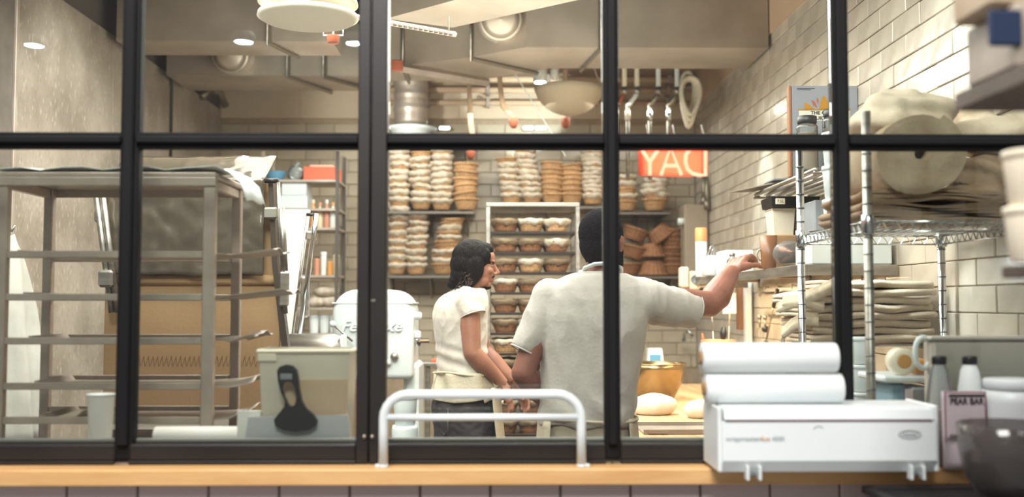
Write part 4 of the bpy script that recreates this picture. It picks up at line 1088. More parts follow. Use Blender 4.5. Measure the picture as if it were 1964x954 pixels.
# perforated channel
ca = P(738, 42, 4.9); cb = P(874, 66, 5.15)
pc = MB(); dd = (cb-ca)
pc.tube([ca-dd*.5, cb], .014, 4, smooth=False)
pch = pc.build('perforated_channel', M_steel2, None, 'white perforated steel channel under the diagonal duct', 'channel')
for p_ in (ca, cb-dd*.1): MB().tube([p_, Vector((p_.x, p_.y, ZT))], .005, 6).build('hanger_rod', M_steel, pch)
for k in range(14):
    p_ = ca+dd*(k/14); MB().cbox(p_+Vector((0, -.017, -.012)), (.018, .006, .006)).build('slot', M_ink, pch)
cc = MB().tube([P(758, 128, 6.4), P(935, 158, 6.9)], .03, 4, smooth=False).build('support_channel', M_steel2, None, 'steel support channel under the duct above the steel drum', 'channel')
MB().cbox(P(762, 126, 6.37), (.07, .03, .07), .005).build('end_clip', M_terra, cc)
# ceiling disc lamp
YD = 4.0
c = P(591, 34, YD)
dl = empty('disc_pendant', (c.x, YD, ZT), 'large round white double disc lamp hanging at the top left', 'lamp')
Rd = 97/1950*YD
MB().lathe([(Rd*.2, 0), (Rd*.9, 0), (Rd, .012), (Rd*.98, .024), (Rd*.6, .03), (.03, .032)], (c.x, YD, c.z-.012), 48).build('lower_disc', M_lampoff, dl)
MB().lathe([(.03, .05), (Rd*.9, .052), (Rd*.99, .06), (Rd*.97, .075), (.05, .09)], (c.x, YD, c.z-.005), 48).build('upper_disc', M_lampoff, dl)
MB().lathe([(.05, .085), (.05, .20), (.035, .22)], (c.x, YD, c.z), 24).build('socket', M_white, dl)
MB().tube([(c.x, YD, c.z+.2), (c.x, YD, ZT)], .008, 8).build('stem', M_steel, dl)
for an in (.3, 2.4, 4.5): MB().tube([(c.x+Rd*.6*math.cos(an), YD+Rd*.6*math.sin(an), c.z+.01), (c.x+Rd*.6*math.cos(an), YD+Rd*.6*math.sin(an), c.z+.055)], .005, 6).build('spacer', M_steel, dl)
# sprinkler like brown fitting under the disc
c2 = P(639, 76, 4.6)
sp = empty('ceiling_fitting', (c2.x, 4.6, ZT), 'small rust brown fitting on a white bracket beneath the disc lamp', 'fitting')
MB().lathe([(.022, 0), (.027, .004), (.029, .03), (.03, .036)], (c2.x, 4.6, c2.z-.018), 16).build('fitting_cup', M_terra, sp)
MB().tube([(c2.x-.045, 4.6, c2.z+.055), (c2.x-.045, 4.6, c2.z+.02), (c2.x+.045, 4.6, c2.z+.02), (c2.x+.045, 4.6, c2.z+.055)], .004, 6).tube([(c2.x, 4.6, c2.z+.02), (c2.x, 4.6, ZT)], .005, 6).build('bracket', M_white, sp)
# cylinder spot
for i, (px, py, w_, h_) in enumerate(((1036, 143, 26, 30), (1064, 138, 16, 26))):
    p_ = P(px, py, 7.7); k = 7.7/1950
    o = MB().lathe([(w_*k/2, -h_*k/2), (w_*k/2, h_*k/2), (w_*k*.4, h_*k/2+.01)], (0, 0, 0), 20).build('spot_lamp', M_white, None, ['white cylindrical ceiling spot with lit underside', 'narrower white cylinder spot right of the lit one'][i], 'lamp', loc=p_)
    MB().lathe([(0, -h_*k/2-.006), (w_*k*.42, -h_*k/2-.005), (w_*k*.42, -h_*k/2)], (0, 0, 0), 18).build('lamp_face', M_lamp if i == 0 else M_white).parent = o
    MB().tube([(0, 0, h_*k/2), (0, 0, ZT-p_.z)], .006, 6).build('stem', M_steel).parent = o
# pendant terracotta bulbs
for i, (px, py, Y, top, lb) in enumerate(((985, 237, 7.6, (960, 172), 'left small terracotta pot hanging on a curved strap'), (1085, 237, 7.6, (1088, 190), 'right small terracotta pot hanging from a strap'), (903, 297, 7.7, (903, 240), 'small round terracotta pot hanging over the wicker stack'))):
    p_ = P(px, py, Y); o = empty('hanging_pot', (p_.x, Y, p_.z), lb, 'pot')
    MB().lathe([(.015, -.035), (.028, -.02), (.034, .01), (.03, .035), (.012, .045)], p_, 16).build('pot_body', M_terra, o)
    t_ = P(*top, Y); MB().tube([p_+Vector((0, 0, .04)), (p_+t_)/2+Vector((.02 if i else -.03, 0, 0)), t_, Vector((t_.x-.04, Y, ZT))], [.014, .02, .02, .01], 8, flat=.3).build('strap', M_plaster, o)
# added pale bowl standing for a crescent of reflected lamp light
p_ = P(1092, 158, 7.4)
ps = empty('crescent_bowl', (p_.x, 7.4, 3.0), 'added pale bowl shape standing for a crescent lamp reflection near the back wall', 'lamp')
kk = 7.4/1950
prof = []
for k in range(9):
    a = k/8*PI*.42; prof.append((.265*math.sin(a)+.005, -.265*math.cos(a)))
prof += [(r_-.012, z_+.006) for r_, z_ in reversed(prof[1:])]
MB().lathe(prof, p_+Vector((0, 0, .02)), 36).build('crescent_shell', mat('crescent_matt', '#cbbba2', .9), ps)
for s in (-1, 1): MB().tube([p_+Vector((s*.245, 0, -.045)), Vector((p_.x, 7.4, ZT))], .003, 5).build('cord', M_steel, ps)
# thin white cable
MB().tube([P(1030, 100, 6.9)*1.0+Vector((0, 0, .45)), P(1002, 122, 6.9), P(984, 136, 6.9), P(1056, 252, 6.9), P(1085, 300, 6.9)], .004, 6).build('white_cable', M_white, None, 'thin white cable slanting down from the duct', 'cable')
# black cable on the left wall, dark pipes at the ceiling
cpts = []
cyy = 2.34*1950/(955-320)
MB().tube([(XL+.015, 7.0, 3.09), (XL+.022, 7.12, 3.06), (XL+.022, 7.16, 2.98), (XL+.022, 7.16, 2.2)], .010, 8).build('black_cable', M_blackp, None, 'black cable running down the stone wall panel', 'cable')
MB().tube([(XL+.03, 7.85, 3.05), (XL+.05, 7.95, 3.14), (XL+.1, 8.1, 3.14), (XL+.12, 8.2, 3.05)], .03, 10).build('grey_conduit_bend', M_ductd, None, 'grey conduit bend on top of the stone wall', 'conduit')
for i, (z_, y_) in enumerate(((3.3, 5.6), (3.22, 6.0), (3.34, 6.7))):
    MB().tube([(XL+.05, y_, z_), (-.9, y_+.02, z_)], .02, 8).build('ceiling_pipe', M_blackp, None, 'dark pipe under the ceiling at the far left, ' + ['nearest', 'second', 'farthest'][i], 'pipe', 'dark ceiling pipes')
for i, (z_, y_) in enumerate(((3.3, 8.3), (3.22, 8.36), (3.12, 8.4))):
    o = MB().tube([(-.9, y_, z_), (1.6, y_, z_)], .03-.004*i, 10).build('back_pipe', M_plaster, None, 'beige pipe high along the back wall, ' + ['upper', 'middle', 'lower'][i], 'pipe', 'beige pipes along the back wall')
    for k in range(5): MB().box(-.6+k*.5, -.57+k*.5, y_-.035, 8.47, z_-.035, z_+.035, .003).build('pipe_clip', M_steel2, o)
# valves and hoses behind the neon sign
for i, px in enumerate((1198, 1222, 1263, 1299)):
    Y = 7.3; x_ = X(px, Y, 180); o = empty('valve_pipe', (x_, Y, 3.1), ['leftmost vertical valve pipe with dark body', 'second valve pipe with angled white branch', 'third slim white valve pipe', 'rightmost slim valve pipe beside the hoses'][i] + ' above the neon letters', 'pipe', 'valve pipes above the neon letters')
    zt_, zm, zb_ = ZT, Z(175, Y), Z(265, Y)
    MB().tube([(x_, Y, zt_), (x_, Y, zm)], .018, 10).build('upper_pipe', M_white if i > 1 else M_cream, o)
    MB().tube([(x_, Y, zm+.03), (x_, Y, zm-.02)], .026, 10).build('union_nut', M_steel, o)
    x2 = x_-(.07 if i == 1 else .065)
    MB().tube([(x_, Y, zm), (x_-.01, Y, zm-.03), (x2, Y, zm-.11)], .017, 10).build('elbow', M_white if i == 1 else M_terra if i == 0 else M_ductd, o)
    MB().tube([(x2, Y, zm-.10), (x2, Y, zb_-.3)], .014, 10).build('lower_pipe', M_steel, o)
    MB().tube([(x2, Y, zm-.14), (x2, Y, zm-.21)], .02, 10).build('valve_body', M_cream if i < 2 else M_chrome, o)
hs = empty('hose_bundle', (X(1322, 7.3, 200), 7.3, 3.0), 'bundle of looped cream hoses hanging right of the valve pipes', 'hose')
MB().box(X(1306, 7.3, 130), X(1340, 7.3, 130), 7.34, 7.42, Z(165, 7.3), 3.12, .01).build('hose_hook', M_ductd, hs)
for k in range(5):
    pa_ = []
    for t in range(21):
        u = t/20; an = u*2*PI
        pa_.append(P(1322+(11+k*1.6)*math.sin(an)+(k-2)*1.5+3*math.sin(an*2), 190-(52-k*4)*math.cos(an)+8*math.sin(k), 7.3-.03*k))
    MB().tube(pa_[:-1], .016, 8, closed=True).build('hose_loop', M_cream, hs)

# ------------------------------------------------------------------ neon sign
NY = 2.90
ns = empty('neon_sign', (X(1293, NY, 300), NY, Z(280, NY)), 'red orange neon letters reading backwards behind the glass', 'sign')
xa, xb2 = X(1226, NY, 300), X(1361, NY, 300)
za, zb_ = Z(337, NY), Z(262, NY)
# added panel painted as the letters' red glow, its lower right corner cut
M_back = glassmat('glow_red_acrylic', '#eaa592', 1.45, .3, .5, '#f0866c')
nt = M_back.node_tree
MB().ext([(xa, za+.004), (X(1322, NY, 300), za), (xb2, za+.012), (xb2, zb_), (xa, zb_)], NY+.022, NY+.026).build('glow_panel', M_back, ns)
def neon(strokes):
    for s in strokes:
        MB().tube([P(a, b, NY) for a, b in s], .0052, 8).build('neon_tube', M_neon, ns)
neon([[(1229, 284), (1246.5, 311), (1246.5, 336)], [(1264, 286), (1246.5, 311)],
      [(1268, 336), (1286, 284), (1307, 336)], [(1275, 318), (1299, 318)],
      [(1353, 285), (1335, 284), (1323, 288), (1316, 297), (1315, 311), (1319, 325), (1328, 333), (1340, 336), (1353, 336), (1353, 310), (1353, 285)]])
for px in (1240, 1290, 1345):
    MB().tube([P(px, 262, NY+.024), P(px, 240, NY+.024), (X(px, NY, 240), NY-.045, Z(262, 2.85))], .002, 5).build('fixing_wire', M_steel, ns)
nl = bpy.data.lights.new('neon_glow', 'AREA'); nl.energy = .25; nl.color = (1, .22, .12); nl.shape = 'RECTANGLE'; nl.size = .17; nl.size_y = .07
no = bpy.data.objects.new('neon_glow', nl); COL.objects.link(no); no.location = (X(1293, NY, 300), NY+.012, Z(310, NY)); no.rotation_euler = (PI/2, 0, 0); no.rotation_euler = (-PI/2, 0, PI)

# ------------------------------------------------------------------ work table
tz_ = .90
wt = empty('work_table', (1.03, 5.7, 0), 'long wooden work table with floured top under the steel wall shelf', 'table')
nb = 8; tw = (1.63-.56)/nb
for k in range(nb):
    MB().box(.56+k*tw+.0006, .56+(k+1)*tw-.0006, 4.18, 7.0, tz_-.04, tz_, .0015).build('plank', M_woodtop, wt)
MB().box(.6, 1.6, 4.25, 6.95, tz_-.1, tz_-.041, .003).build('table_frame', M_steel, wt)
for xx in (.62, 1.58):
    for yy in (4.29, 6.92): MB().box(xx-.025, xx+.025, yy-.025, yy+.025, 0, tz_-.1, .004).build('leg', M_steel, wt)
MB().box(.6, 1.6, 4.26, 6.95, .25, .28, .003).build('lower_shelf', M_steel, wt)
def dough(px, Y, rx, ry, rz, label, sd):
    m = MB().ell((0, 0, rz*.72), (rx, ry, rz), n=30, m=18); me = m.mesh('bread_dough'); me.materials.append(M_dough)
    for v in me.vertices:
        v.co.z = max(0, v.co.z); n_ = noise.noise(v.co*9+Vector((sd, 0, 0)))*.012+noise.noise(v.co*40)*.002
        if v.co.z > 0: v.co += v.co.normalized()*n_; v.co.z = max(v.co.z, .001)
    o = bpy.data.objects.new('bread_dough', me); COL.objects.link(o); o.location = (X(px, Y, 780), Y, tz_+.001)
    tag(o, label, 'dough', 'floured dough on the table'); return o
dough(1254, 5.1, .115, .09, .062, 'larger floured white dough lump beside the bearded man', 1)
dough(1341, 4.95, .075, .07, .05, 'smaller floured dough lump by the white dispenser corner', 5)
bowl_at('mixing_bowl', X(1256, 5.85, 720), 5.85, tz_, .178, .21, M_warmsteel, 'large steel mixing bowl tinted golden for the warm light on the wooden table')
tr = MB().box(X(1215, 4.65, 820), 1.2, 4.33, 4.6, tz_+.001, tz_+.006, .002).box(X(1215, 4.65, 820), 1.2, 4.325, 4.33, tz_+.001, tz_+.022, .001).box(X(1215, 4.65, 820), 1.2, 4.6, 4.605, tz_+.001, tz_+.022, .001).build('steel_tray', M_steel2, None, 'shallow steel tray on the near end of the wooden table', 'tray')
MB().box(X(1215, 4.65, 820)+.02, X(1215, 4.65, 820)+.1, 4.318, 4.326, tz_+.006, tz_+.02).build('tray_lip', M_steel2, tr)
ksx = X(1262, 6.6, 680)
ks = empty('kitchen_scale', (ksx, 6.6, tz_), 'white kitchen scale with blue display beyond the mixing bowl', 'scale')
MB().box(ksx-.09, ksx+.09, 6.5, 6.7, tz_, tz_+.09, .02).prism([(ksx-.07, 6.62, tz_+.09), (ksx+.05, 6.62, tz_+.09), (ksx+.03, 6.62, tz_+.26), (ksx-.06, 6.62, tz_+.26)], [(ksx-.07, 6.7, tz_+.09), (ksx+.05, 6.7, tz_+.09), (ksx+.03, 6.7, tz_+.26), (ksx-.06, 6.7, tz_+.26)]).build('scale_body', M_white, ks)
MB().box(ksx-.05, ksx+.02, 6.612, 6.62, tz_+.16, tz_+.22, .003).build('display', M_blue, ks)
# items at back of table
xc = X(1378, 6.2, 690)
gt = empty('utensil_tub', (xc, 6.2, tz_), 'clear tub with copper rim and utensils at the table back', 'tub')
hh = Z(652, 6.2)-tz_
MB().lathe([(.08, 0), (.085, .004), (.1, hh), (.096, hh), (.08, .01), (0, .01)], (xc, 6.2, tz_), 28).build('tub_wall', M_clear, gt)
MB().lathe([(.1, hh-.045), (.106, hh-.04), (.106, hh-.002), (.098, hh)], (xc, 6.2, tz_), 28).build('rim_band', mat('copper_band', '#a87e55', .5), gt)
for i, (a, b, c_, m_) in enumerate((((1355, 655), (1347, 640), .008, M_orange), ((1385, 655), (1388, 628), .022, M_blackp), ((1372, 655), (1365, 600), .004, M_steel), ((1395, 655), (1400, 585), .004, M_linen))):
    t_ = empty('utensil', P(a[0], 700, 6.2), ['red handled utensil in the copper rimmed tub', 'black ladle head standing in the copper rimmed tub', 'thin steel rod in the copper rimmed tub', 'wooden stick leaning in the copper rimmed tub'][i], 'utensil')
    p0, p1 = P(a[0], 720, 6.2), P(*b, 6.2)
    MB().tube([p0, p0.lerp(p1, .7)], .004, 6).build('shaft', M_steel, t_); MB().tube([p0.lerp(p1, .7), p0.lerp(p1, .85), p1], [c_*.5, c_, c_*.6], 8).build('head', m_, t_)
pn = empty('black_pan', (X(1502, 5.0, 665), 5.0, tz_), 'black lidded pan on a steel pot peeping over the film rolls', 'pan')
zp_ = Z(668, 5.0)
MB().lathe([(.07, 0), (.075, .004), (.075, zp_-tz_-.002)], (X(1502, 5.0, 665), 5.0, tz_), 26).build('pot_wall', M_steel, pn)
MB().lathe([(.078, 0), (.08, .003), (.07, .014), (.01, .02), (.008, .05), (0, .052)], (X(1502, 5.0, 665), 5.0, zp_), 26).build('lid', M_blackp, pn)

# ------------------------------------------------------------------ steel wall shelf on the right
sz = 1.615; sx0 = 1.25
ss = empty('steel_wall_shelf', (1.45, 5.3, sz), 'long stainless steel shelf with folded lip on the right tiled wall', 'shelf')
MB().box(sx0, XR-.005, 4.18, 6.45, sz-.004, sz, .001).build('shelf_board', M_steel, ss)
MB().box(sx0-.002, sx0+.002, 4.18, 6.45, sz-.045, sz, .001).box(sx0, XR-.005, 4.178, 4.182, sz-.045, sz, .001).build('front_lip', M_steel, ss)
for yy in (4.5, 5.35, 6.4): MB().box(sx0+.03, XR-.005, yy-.01, yy+.01, sz-.03, sz-.005, .002).box(XR-.02, XR-.005, yy-.01, yy+.01, sz-.12, sz-.006, .002).build('bracket', M_steel2, ss)
szt = sz+.001
# mug
mgx = X(1474, 4.75, 480)
mg = empty('brown_mug', (mgx, 4.75, szt), 'tan brown mug with pale ring handle near the shelf edge', 'mug')
mh = Z(452, 4.75)-szt
MB().lathe([(.030, 0), (.033, .004), (.041, mh), (.037, mh), (.03, .008), (0, .008)], (mgx, 4.75, szt), 26).build('mug_wall', M_brown, mg)
MB().tube([(mgx-.035-.02*math.sin(a), 4.75, szt+mh*.42+.026*math.cos(a)) for a in [k*PI/8 for k in range(9)]], .005, 8).build('handle', mat('pale_handle', '#a89c92', .3), mg)
# plastic wrapped kettle
kx = X(1516, 4.55, 475)
kt = empty('wrapped_pitcher', (kx, 4.55, szt), 'dark copper pitcher lying wrapped in clear film beside the mug', 'pitcher')
MB().lathe([(.02, -.055), (.038, -.05), (.042, .0), (.046, .04), (.034, .06), (.02, .065)], (kx, 4.55, szt+.062), 24, Matrix.Rotation(PI/2-.15, 4, 'Y')).build('pitcher_body', M_copper, kt)
me = MB().ell((kx-.005, 4.55, szt+.062), (.076, .06, .061), n=24, m=14).mesh('film'); me.materials.append(glassmat('thin_film', '#e8e2da', 1.35, .15, .10, refl=.6)); displace(me, lambda c: -.003*abs(noise.noise(c*60))); addmesh(me, 'film_wrap', kt)
# white box at the near end
boxthing('white_carton', X(1552, 4.22, 470), XR-.02, 4.2, 4.42, szt, Z(452, 4.2), M_white, 'long white carton at the near end of the steel wall shelf', 'carton')
# tub, corrugated box, black tray, grey box
tx = X(1500, 4.95, 430)
taper = empty('ice_cream_tub', (tx, 4.95, szt), 'cream plastic tub under the black lidded tray on the steel shelf', 'tub')
boxthing('carton_riser', tx-.06, tx+.17, 4.88, 5.08, szt, Z(452, 4.95), M_card, 'low brown carton behind the mug on the steel shelf', 'carton')
zt2 = Z(452, 4.95)+.001
taper.location.z = zt2; taper.location.y = 4.97
m = MB(); taperbox(m, tx-.058, tx+.05, 4.90, 5.04, zt2, Z(404, 4.95), .008); m.build('tub_wall', M_cream, taper)
MB().box(tx-.062, tx+.054, 4.896, 5.044, Z(404, 4.95), Z(400, 4.95), .003).build('lid', M_cream, taper)
boxthing('corrugated_box', tx+.058, tx+.14, 4.9, 5.05, zt2, Z(396, 4.95), M_card, 'upright corrugated brown box right of the cream tub', 'box', .002)
bt = empty('black_tray', (tx+.02, 4.95, Z(399.5, 4.95)), 'black lidded tray with small paper label on the cream tub', 'tray')
m = MB(); z0 = Z(399.5, 4.95)
taperbox(m, tx-.075, tx+.16, 4.86, 5.06, z0, z0+.05, .006); m.build('tray_body', M_blackp, bt)
MB().box(tx-.055, tx-.01, 4.857, 4.866, z0+.012, z0+.04, .001).build('paper_label', M_cream, bt); text('7.5L', .02, M_ink, bt, (tx-.032, 4.8565, z0+.026), ext=.0003)
boxthing('grey_box', X(1556, 4.6, 430), X(1556, 4.6, 430)+.1, 4.55, 4.72, szt, Z(385, 4.6), M_grey, 'grey box behind the chrome post on the steel shelf', 'box')
# far end items
fx = X(1340, 6.38, 480)
cn = empty('white_canister', (fx, 6.3, szt), 'tall white canister with orange lid at the far shelf end', 'canister')
hc_ = Z(437, 6.3)-szt
MB().lathe([(.034, 0), (.036, .003), (.036, hc_*.72)], (fx+.0, 6.3, szt), 22).build('canister_body', M_white, cn)
MB().lathe([(.0365, hc_*.72), (.037, hc_*.73), (.037, hc_*.97), (.032, hc_)], (fx, 6.3, szt), 22).build('orange_lid', mat('peach_lid', '#e8a268', .5), cn, label='orange lid')
jx = X(1366, 6.0, 495)
jg = empty('white_jug', (jx, 6.0, szt), 'white plastic jug with looped wire handle on the far shelf', 'jug')
MB().lathe([(.055, 0), (.06, .004), (.06, .075), (.045, .1), (.03, .105), (.03, .12)], (jx, 6.0, szt), 24).build('jug_body', M_white, jg)
MB().tube([(jx-.03, 6.0, szt+.12), (jx, 6.0, szt+.19), (jx+.03, 6.0, szt+.12)], .005, 6).tube([(jx-.01, 6.0, szt+.12), (jx+.01, 6.0, szt+.17), (jx+.012, 6.0, szt+.12)], .004, 6).build('wire_handle', M_chrome, jg)
boxthing('white_carton', X(1385, 5.7, 490), X(1385, 5.7, 490)+.16, 5.62, 5.86, szt, Z(481, 5.7), M_white, 'low white carton behind the raised hand', 'carton')
gx = X(1425, 5.15, 495)
bottle(gx-.02, 5.3, szt, .03, .1, M_jar, 'small clear glass jar just behind the raised fist', M_steel, 'jar')
tmr_x = X(1325, 6.3, 530)
tm = empty('wall_timer', (tmr_x, 6.45, Z(550, 6.3)), 'cream device with round dial hanging at the shelf end', 'timer')
MB().box(X(1305, 6.4, 530), X(1322, 6.4, 530), 6.4, 6.48, Z(552, 6.4), Z(512, 6.4), .01).build('device_body', M_cream, tm)
MB().box(X(1323, 6.4, 530), X(1344, 6.4, 530), 6.41, 6.48, Z(556, 6.4), Z(520, 6.4), .01).build('dial_case', M_cream, tm)
MB().lathe([(0, 0), (.02, 0), (.022, .004), (.026, .006), (.027, .0), (.027, -.01)], (X(1333.5, 6.4, 530), 6.405, Z(536, 6.4)), 22, Matrix.Rotation(PI/2, 4, 'X')).build('dial', M_grey, tm)
MB().box(X(1308, 6.5, 530), 1.6, 6.484, 6.50, Z(552, 6.4), Z(540, 6.4), .002).build('mounting_strip', M_steel, tm)
# under-shelf hangings
rl = MB().box(XR-.05, XR-.03, 4.6, 6.3, 1.52, 1.545, .003).build('utensil_rail', M_steel, None, 'steel utensil rail under the wall shelf', 'rail')
for yy in (4.62, 5.4, 6.28): MB().box(XR-.03, XR-.004, yy-.008, yy+.008, 1.525, 1.54, .001).build('rail_bracket', M_steel, rl)
def hang(name, px, Y, ztop, zbot, hr, m1, m2, label, dx=0, cat='utensil', kind='ladle'):
    x_ = XR-.075; o = empty(name, (x_, Y, ztop), label, cat)
    zt_ = 1.535
    MB().tube([(XR-.05, Y, 1.55), (x_-.004, Y, 1.553), (x_-.004, Y, 1.53)], .003, 6).build('hook', M_steel, o)
    zm = ztop-(ztop-zbot)*.33
    MB().tube([(x_, Y, ztop), (x_, Y-dx*.33, zm)], .012, 8).build('handle', m1, o)
    MB().tube([(x_, Y-dx*.33, zm), (x_, Y-dx, zbot)], .006, 8).build('shaft', M_steel, o)
    if kind == 'ladle': MB().ell((x_, Y-dx, zbot-.01), (.022, hr, hr*.8), n=12, m=8).build('head', m2, o)
    elif kind == 'whisk':
        m = MB()
        for k in range(5):
            an = k*PI/5; pts = [(x_+hr*math.sin(t)*math.cos(an), Y-dx+hr*math.sin(t)*math.sin(an), zbot-.07*(1-math.cos(t))*.6) for t in [q*PI/6 for q in range(7)]]
            m.tube(pts, .0015, 4)
        m.build('whisk_wires', M_steel, o)
    else: MB().box(x_-.004, x_+.004, Y-dx-hr, Y-dx+hr, zbot-.1, zbot, .002).build('head', m2, o)
hang('long_spatula', 1487, 5.75, 1.53, 1.24, .03, M_blackp, M_steel, 'long steel spatula with black handle hanging under the shelf', -.25, kind='spat')
hang('whisk', 1435, 6.15, 1.38, 1.31, .025, M_steel, M_steel, 'small wire whisk on the tiles, left of two', 0, kind='whisk')
hang('whisk', 1450, 6.02, 1.38, 1.31, .025, M_steel, M_blackp, 'small steel scoop with dark bowl on the tiles', 0, kind='ladle')
hang('brush', 1530, 5.05, 1.5, 1.33, .03, M_blackp, M_blackp, 'dark pastry brush hanging on the tiles below the linen', 0, kind='spat')
hang('wooden_spoon', 1500, 5.45, 1.5, 1.27, .02, M_linen, M_linen, 'pale wooden spoon hanging right of the long spatula', 0)
hb = MB().box(XR-.03, XR-.004, 5.95, 6.2, 1.385, 1.41, .003).build('hook_strip', M_steel2, None, 'short steel hook strip on the warm lit tiles', 'rail')
for k in range(4): MB().tube([(XR-.03, 5.98+k*.06, 1.39), (XR-.05, 5.98+k*.06, 1.375), (XR-.05, 5.98+k*.06, 1.39)], .003, 6).build('hook', M_steel, hb)
vp = MB().box(XR-.06, XR-.02, 6.55, 6.62, 1.0, 1.6, .004).build('white_conduit', M_white, None, 'vertical white conduit on the tiles beneath the shelf', 'conduit')
MB().box(XR-.09, XR-.025, 6.63, 6.70, 1.28, 1.6, .004).build('junction_strip', M_brown, vp)
pp = MB().box(X(1386, 6.5, 580), X(1412, 6.5, 580), 6.5, 6.504, Z(602, 6.5), Z(562, 6.5), .001).build('notice_sheet', M_paper, None, 'small paper notice hanging under the far shelf end', 'paper'); pp.rotation_euler = (0, 0, 0)
# wall box, hoses by the corner
eb = empty('electric_box', (X(1338, 7.9, 450), 8.0, Z(450, 7.9)), 'tall beige electric cabinet in the back right corner', 'cabinet')
MB().box(X(1313, 7.95, 450), XR-.005, 7.95, 8.3, Z(530, 7.95), Z(392, 7.95), .01).build('cabinet_body', mat('beige_metal', '#a29482', .5, col2='#998b79', ns=4), eb)
MB().box(X(1316, 7.94, 450), XR-.012, 7.94, 7.95, Z(526, 7.95), Z(396, 7.95), .004).build('cabinet_door', bpy.data.materials['beige_metal'], eb)
MB().lathe([(.02, 0), (.028, .006), (.028, .05), (.02, .055)], (X(1313, 7.98, 425)-.055, 7.98, Z(425, 7.98)), 16, RX).build('white_knob', M_white, eb)
for i, (pa_, pb_) in enumerate((((1352, 335), (1346, 392)), ((1360, 340), (1356, 400)))):
    a_, b_ = P(*pa_, 8.0-.12*i), P(*pb_, 8.0-.12*i); a_.x = b_.x = XR-.028-.0*i
    o = MB().tube([a_, (a_+b_)/2, b_], [.012, .02, .018], 8).build('hanging_torch', M_ductd, None, ['left', 'right'][i] + ' dark metal tube hanging by the back corner', 'tool', 'tubes by the back corner')
    MB().tube([b_+Vector((0, 0, .06)), b_+Vector((.0, 0, -.01))], .026, 8).build('sleeve', M_ductd, o)
tp = MB().tube([P(1312, 655, 8.3), P(1312, 640, 8.2), P(1322, 636, 8.1), P(1330, 645, 8.1)], .012, 8).build('wall_tap', M_chrome, None, 'chrome tap on the back wall behind the table', 'tap')
MB().lathe([(.02, 0), (.02, .02)], P(1312, 655, 8.3), 12).build('tap_base', M_chrome, tp)

# ------------------------------------------------------------------ pipe rail shelf with book and jars
pz_ = 2.02
prs = empty('pipe_shelf', (1.5, 4.8, pz_), 'tubular steel wall shelf holding the grey book and jars', 'shelf')
for k in range(6):
    xx = 1.345+k*.057
    MB().tube([(xx, 4.25, pz_), (xx, 5.28, pz_)], .011, 10).build('rail_tube', M_steel, prs)
for yy in (4.26, 5.27):
    MB().tube([(1.335, yy, pz_-.012), (XR-.02, yy, pz_-.016)], .010, 10).build('cross_tube', M_steel, prs)
    MB().box(XR-.03, XR-.01, yy-.012, yy+.012, pz_-.1, pz_+.01, .002).build('bracket', M_steel, prs)
zpt = pz_+.0125
bk = empty('recipe_book', (1.47, 4.62, zpt), 'tall grey book with mustard print and brown spine on the pipe shelf', 'book')
by = 4.62; bx0_, bx1_ = X(1519, by, 200), X(1645, by, 200); zt_ = Z(163, by)
MB().box(bx0_, bx1_, by, by+.004, zpt, zt_, .001).box(bx0_, bx1_, by+.03, by+.034, zpt, zt_, .001).build('cover', M_bookc, bk)
MB().box(bx0_+.002, bx1_-.004, by+.0042, by+.0298, zpt+.003, zt_-.003).build('pages', M_paper, bk)
MB().box(X(1512.5, by, 200), bx0_-.0003, by-.001, by+.034, zpt, zt_+.001, .004).build('spine', mat('brown_spine', '#8a5f40', .6), bk)
fy = by-.0012
cxk = X(1581, by, 200)
k_ = by/1950
def bp(px, py): return (X(px, by, 200), Z(py, by))
MB().ext([bp(1571, 208), bp(1573, 198), bp(1576, 188), bp(1580.5, 181), bp(1585, 188), bp(1589, 198), bp(1592, 208)], fy, by-.0001).build('print_petal', M_yel, bk)
MB().ext([bp(1543, 208), bp(1543, 195), bp(1553, 200), bp(1561, 208)], fy, by-.0001).build('print_petal', M_yel, bk)
MB().ext([bp(1618, 208), bp(1618, 195), bp(1608, 200), bp(1600, 208)], fy, by-.0001).build('print_petal', M_yel, bk)
for a in ([(1556, 190), (1563, 194), (1567, 205), (1560, 201)], [(1567, 185), (1570, 190), (1569, 198), (1566, 192)], [(1593, 185), (1595.5, 190), (1593, 197), (1591.5, 190)], [(1605, 190), (1598, 194), (1596, 205), (1601, 201)]):
    MB().ext([bp(*q) for q in a], fy, by-.0001).build('print_leaf', M_rust, bk)
MB().ext([bp(1530, 210), bp(1530, 207.5), bp(1631, 207.5), bp(1631, 210)], fy, by-.0001).build('print_line', M_yel, bk)
MB().ext([bp(1532, 230), bp(1532, 211), bp(1630, 211), bp(1630, 230)], by-.0007, by-.0001).build('title_panel', M_cream, bk)
text('THE COFFEE', .0215, M_ink, bk, (cxk+.003, fy, Z(215.5, by)), bold=.0007, ext=.0003, sx=1.12)
text('GUIDE TO', .0215, M_ink, bk, (cxk+.0, fy, Z(225.5, by)), bold=.0007, ext=.0003, sx=1.2)
for py in (168.5, 171): MB().ext([bp(1529, py), bp(1529, py-1), bp(1563 if py < 170 else 1556, py-1), bp(1563 if py < 170 else 1556, py)], by-.0007, by-.0001).build('small_print', M_ink, bk)
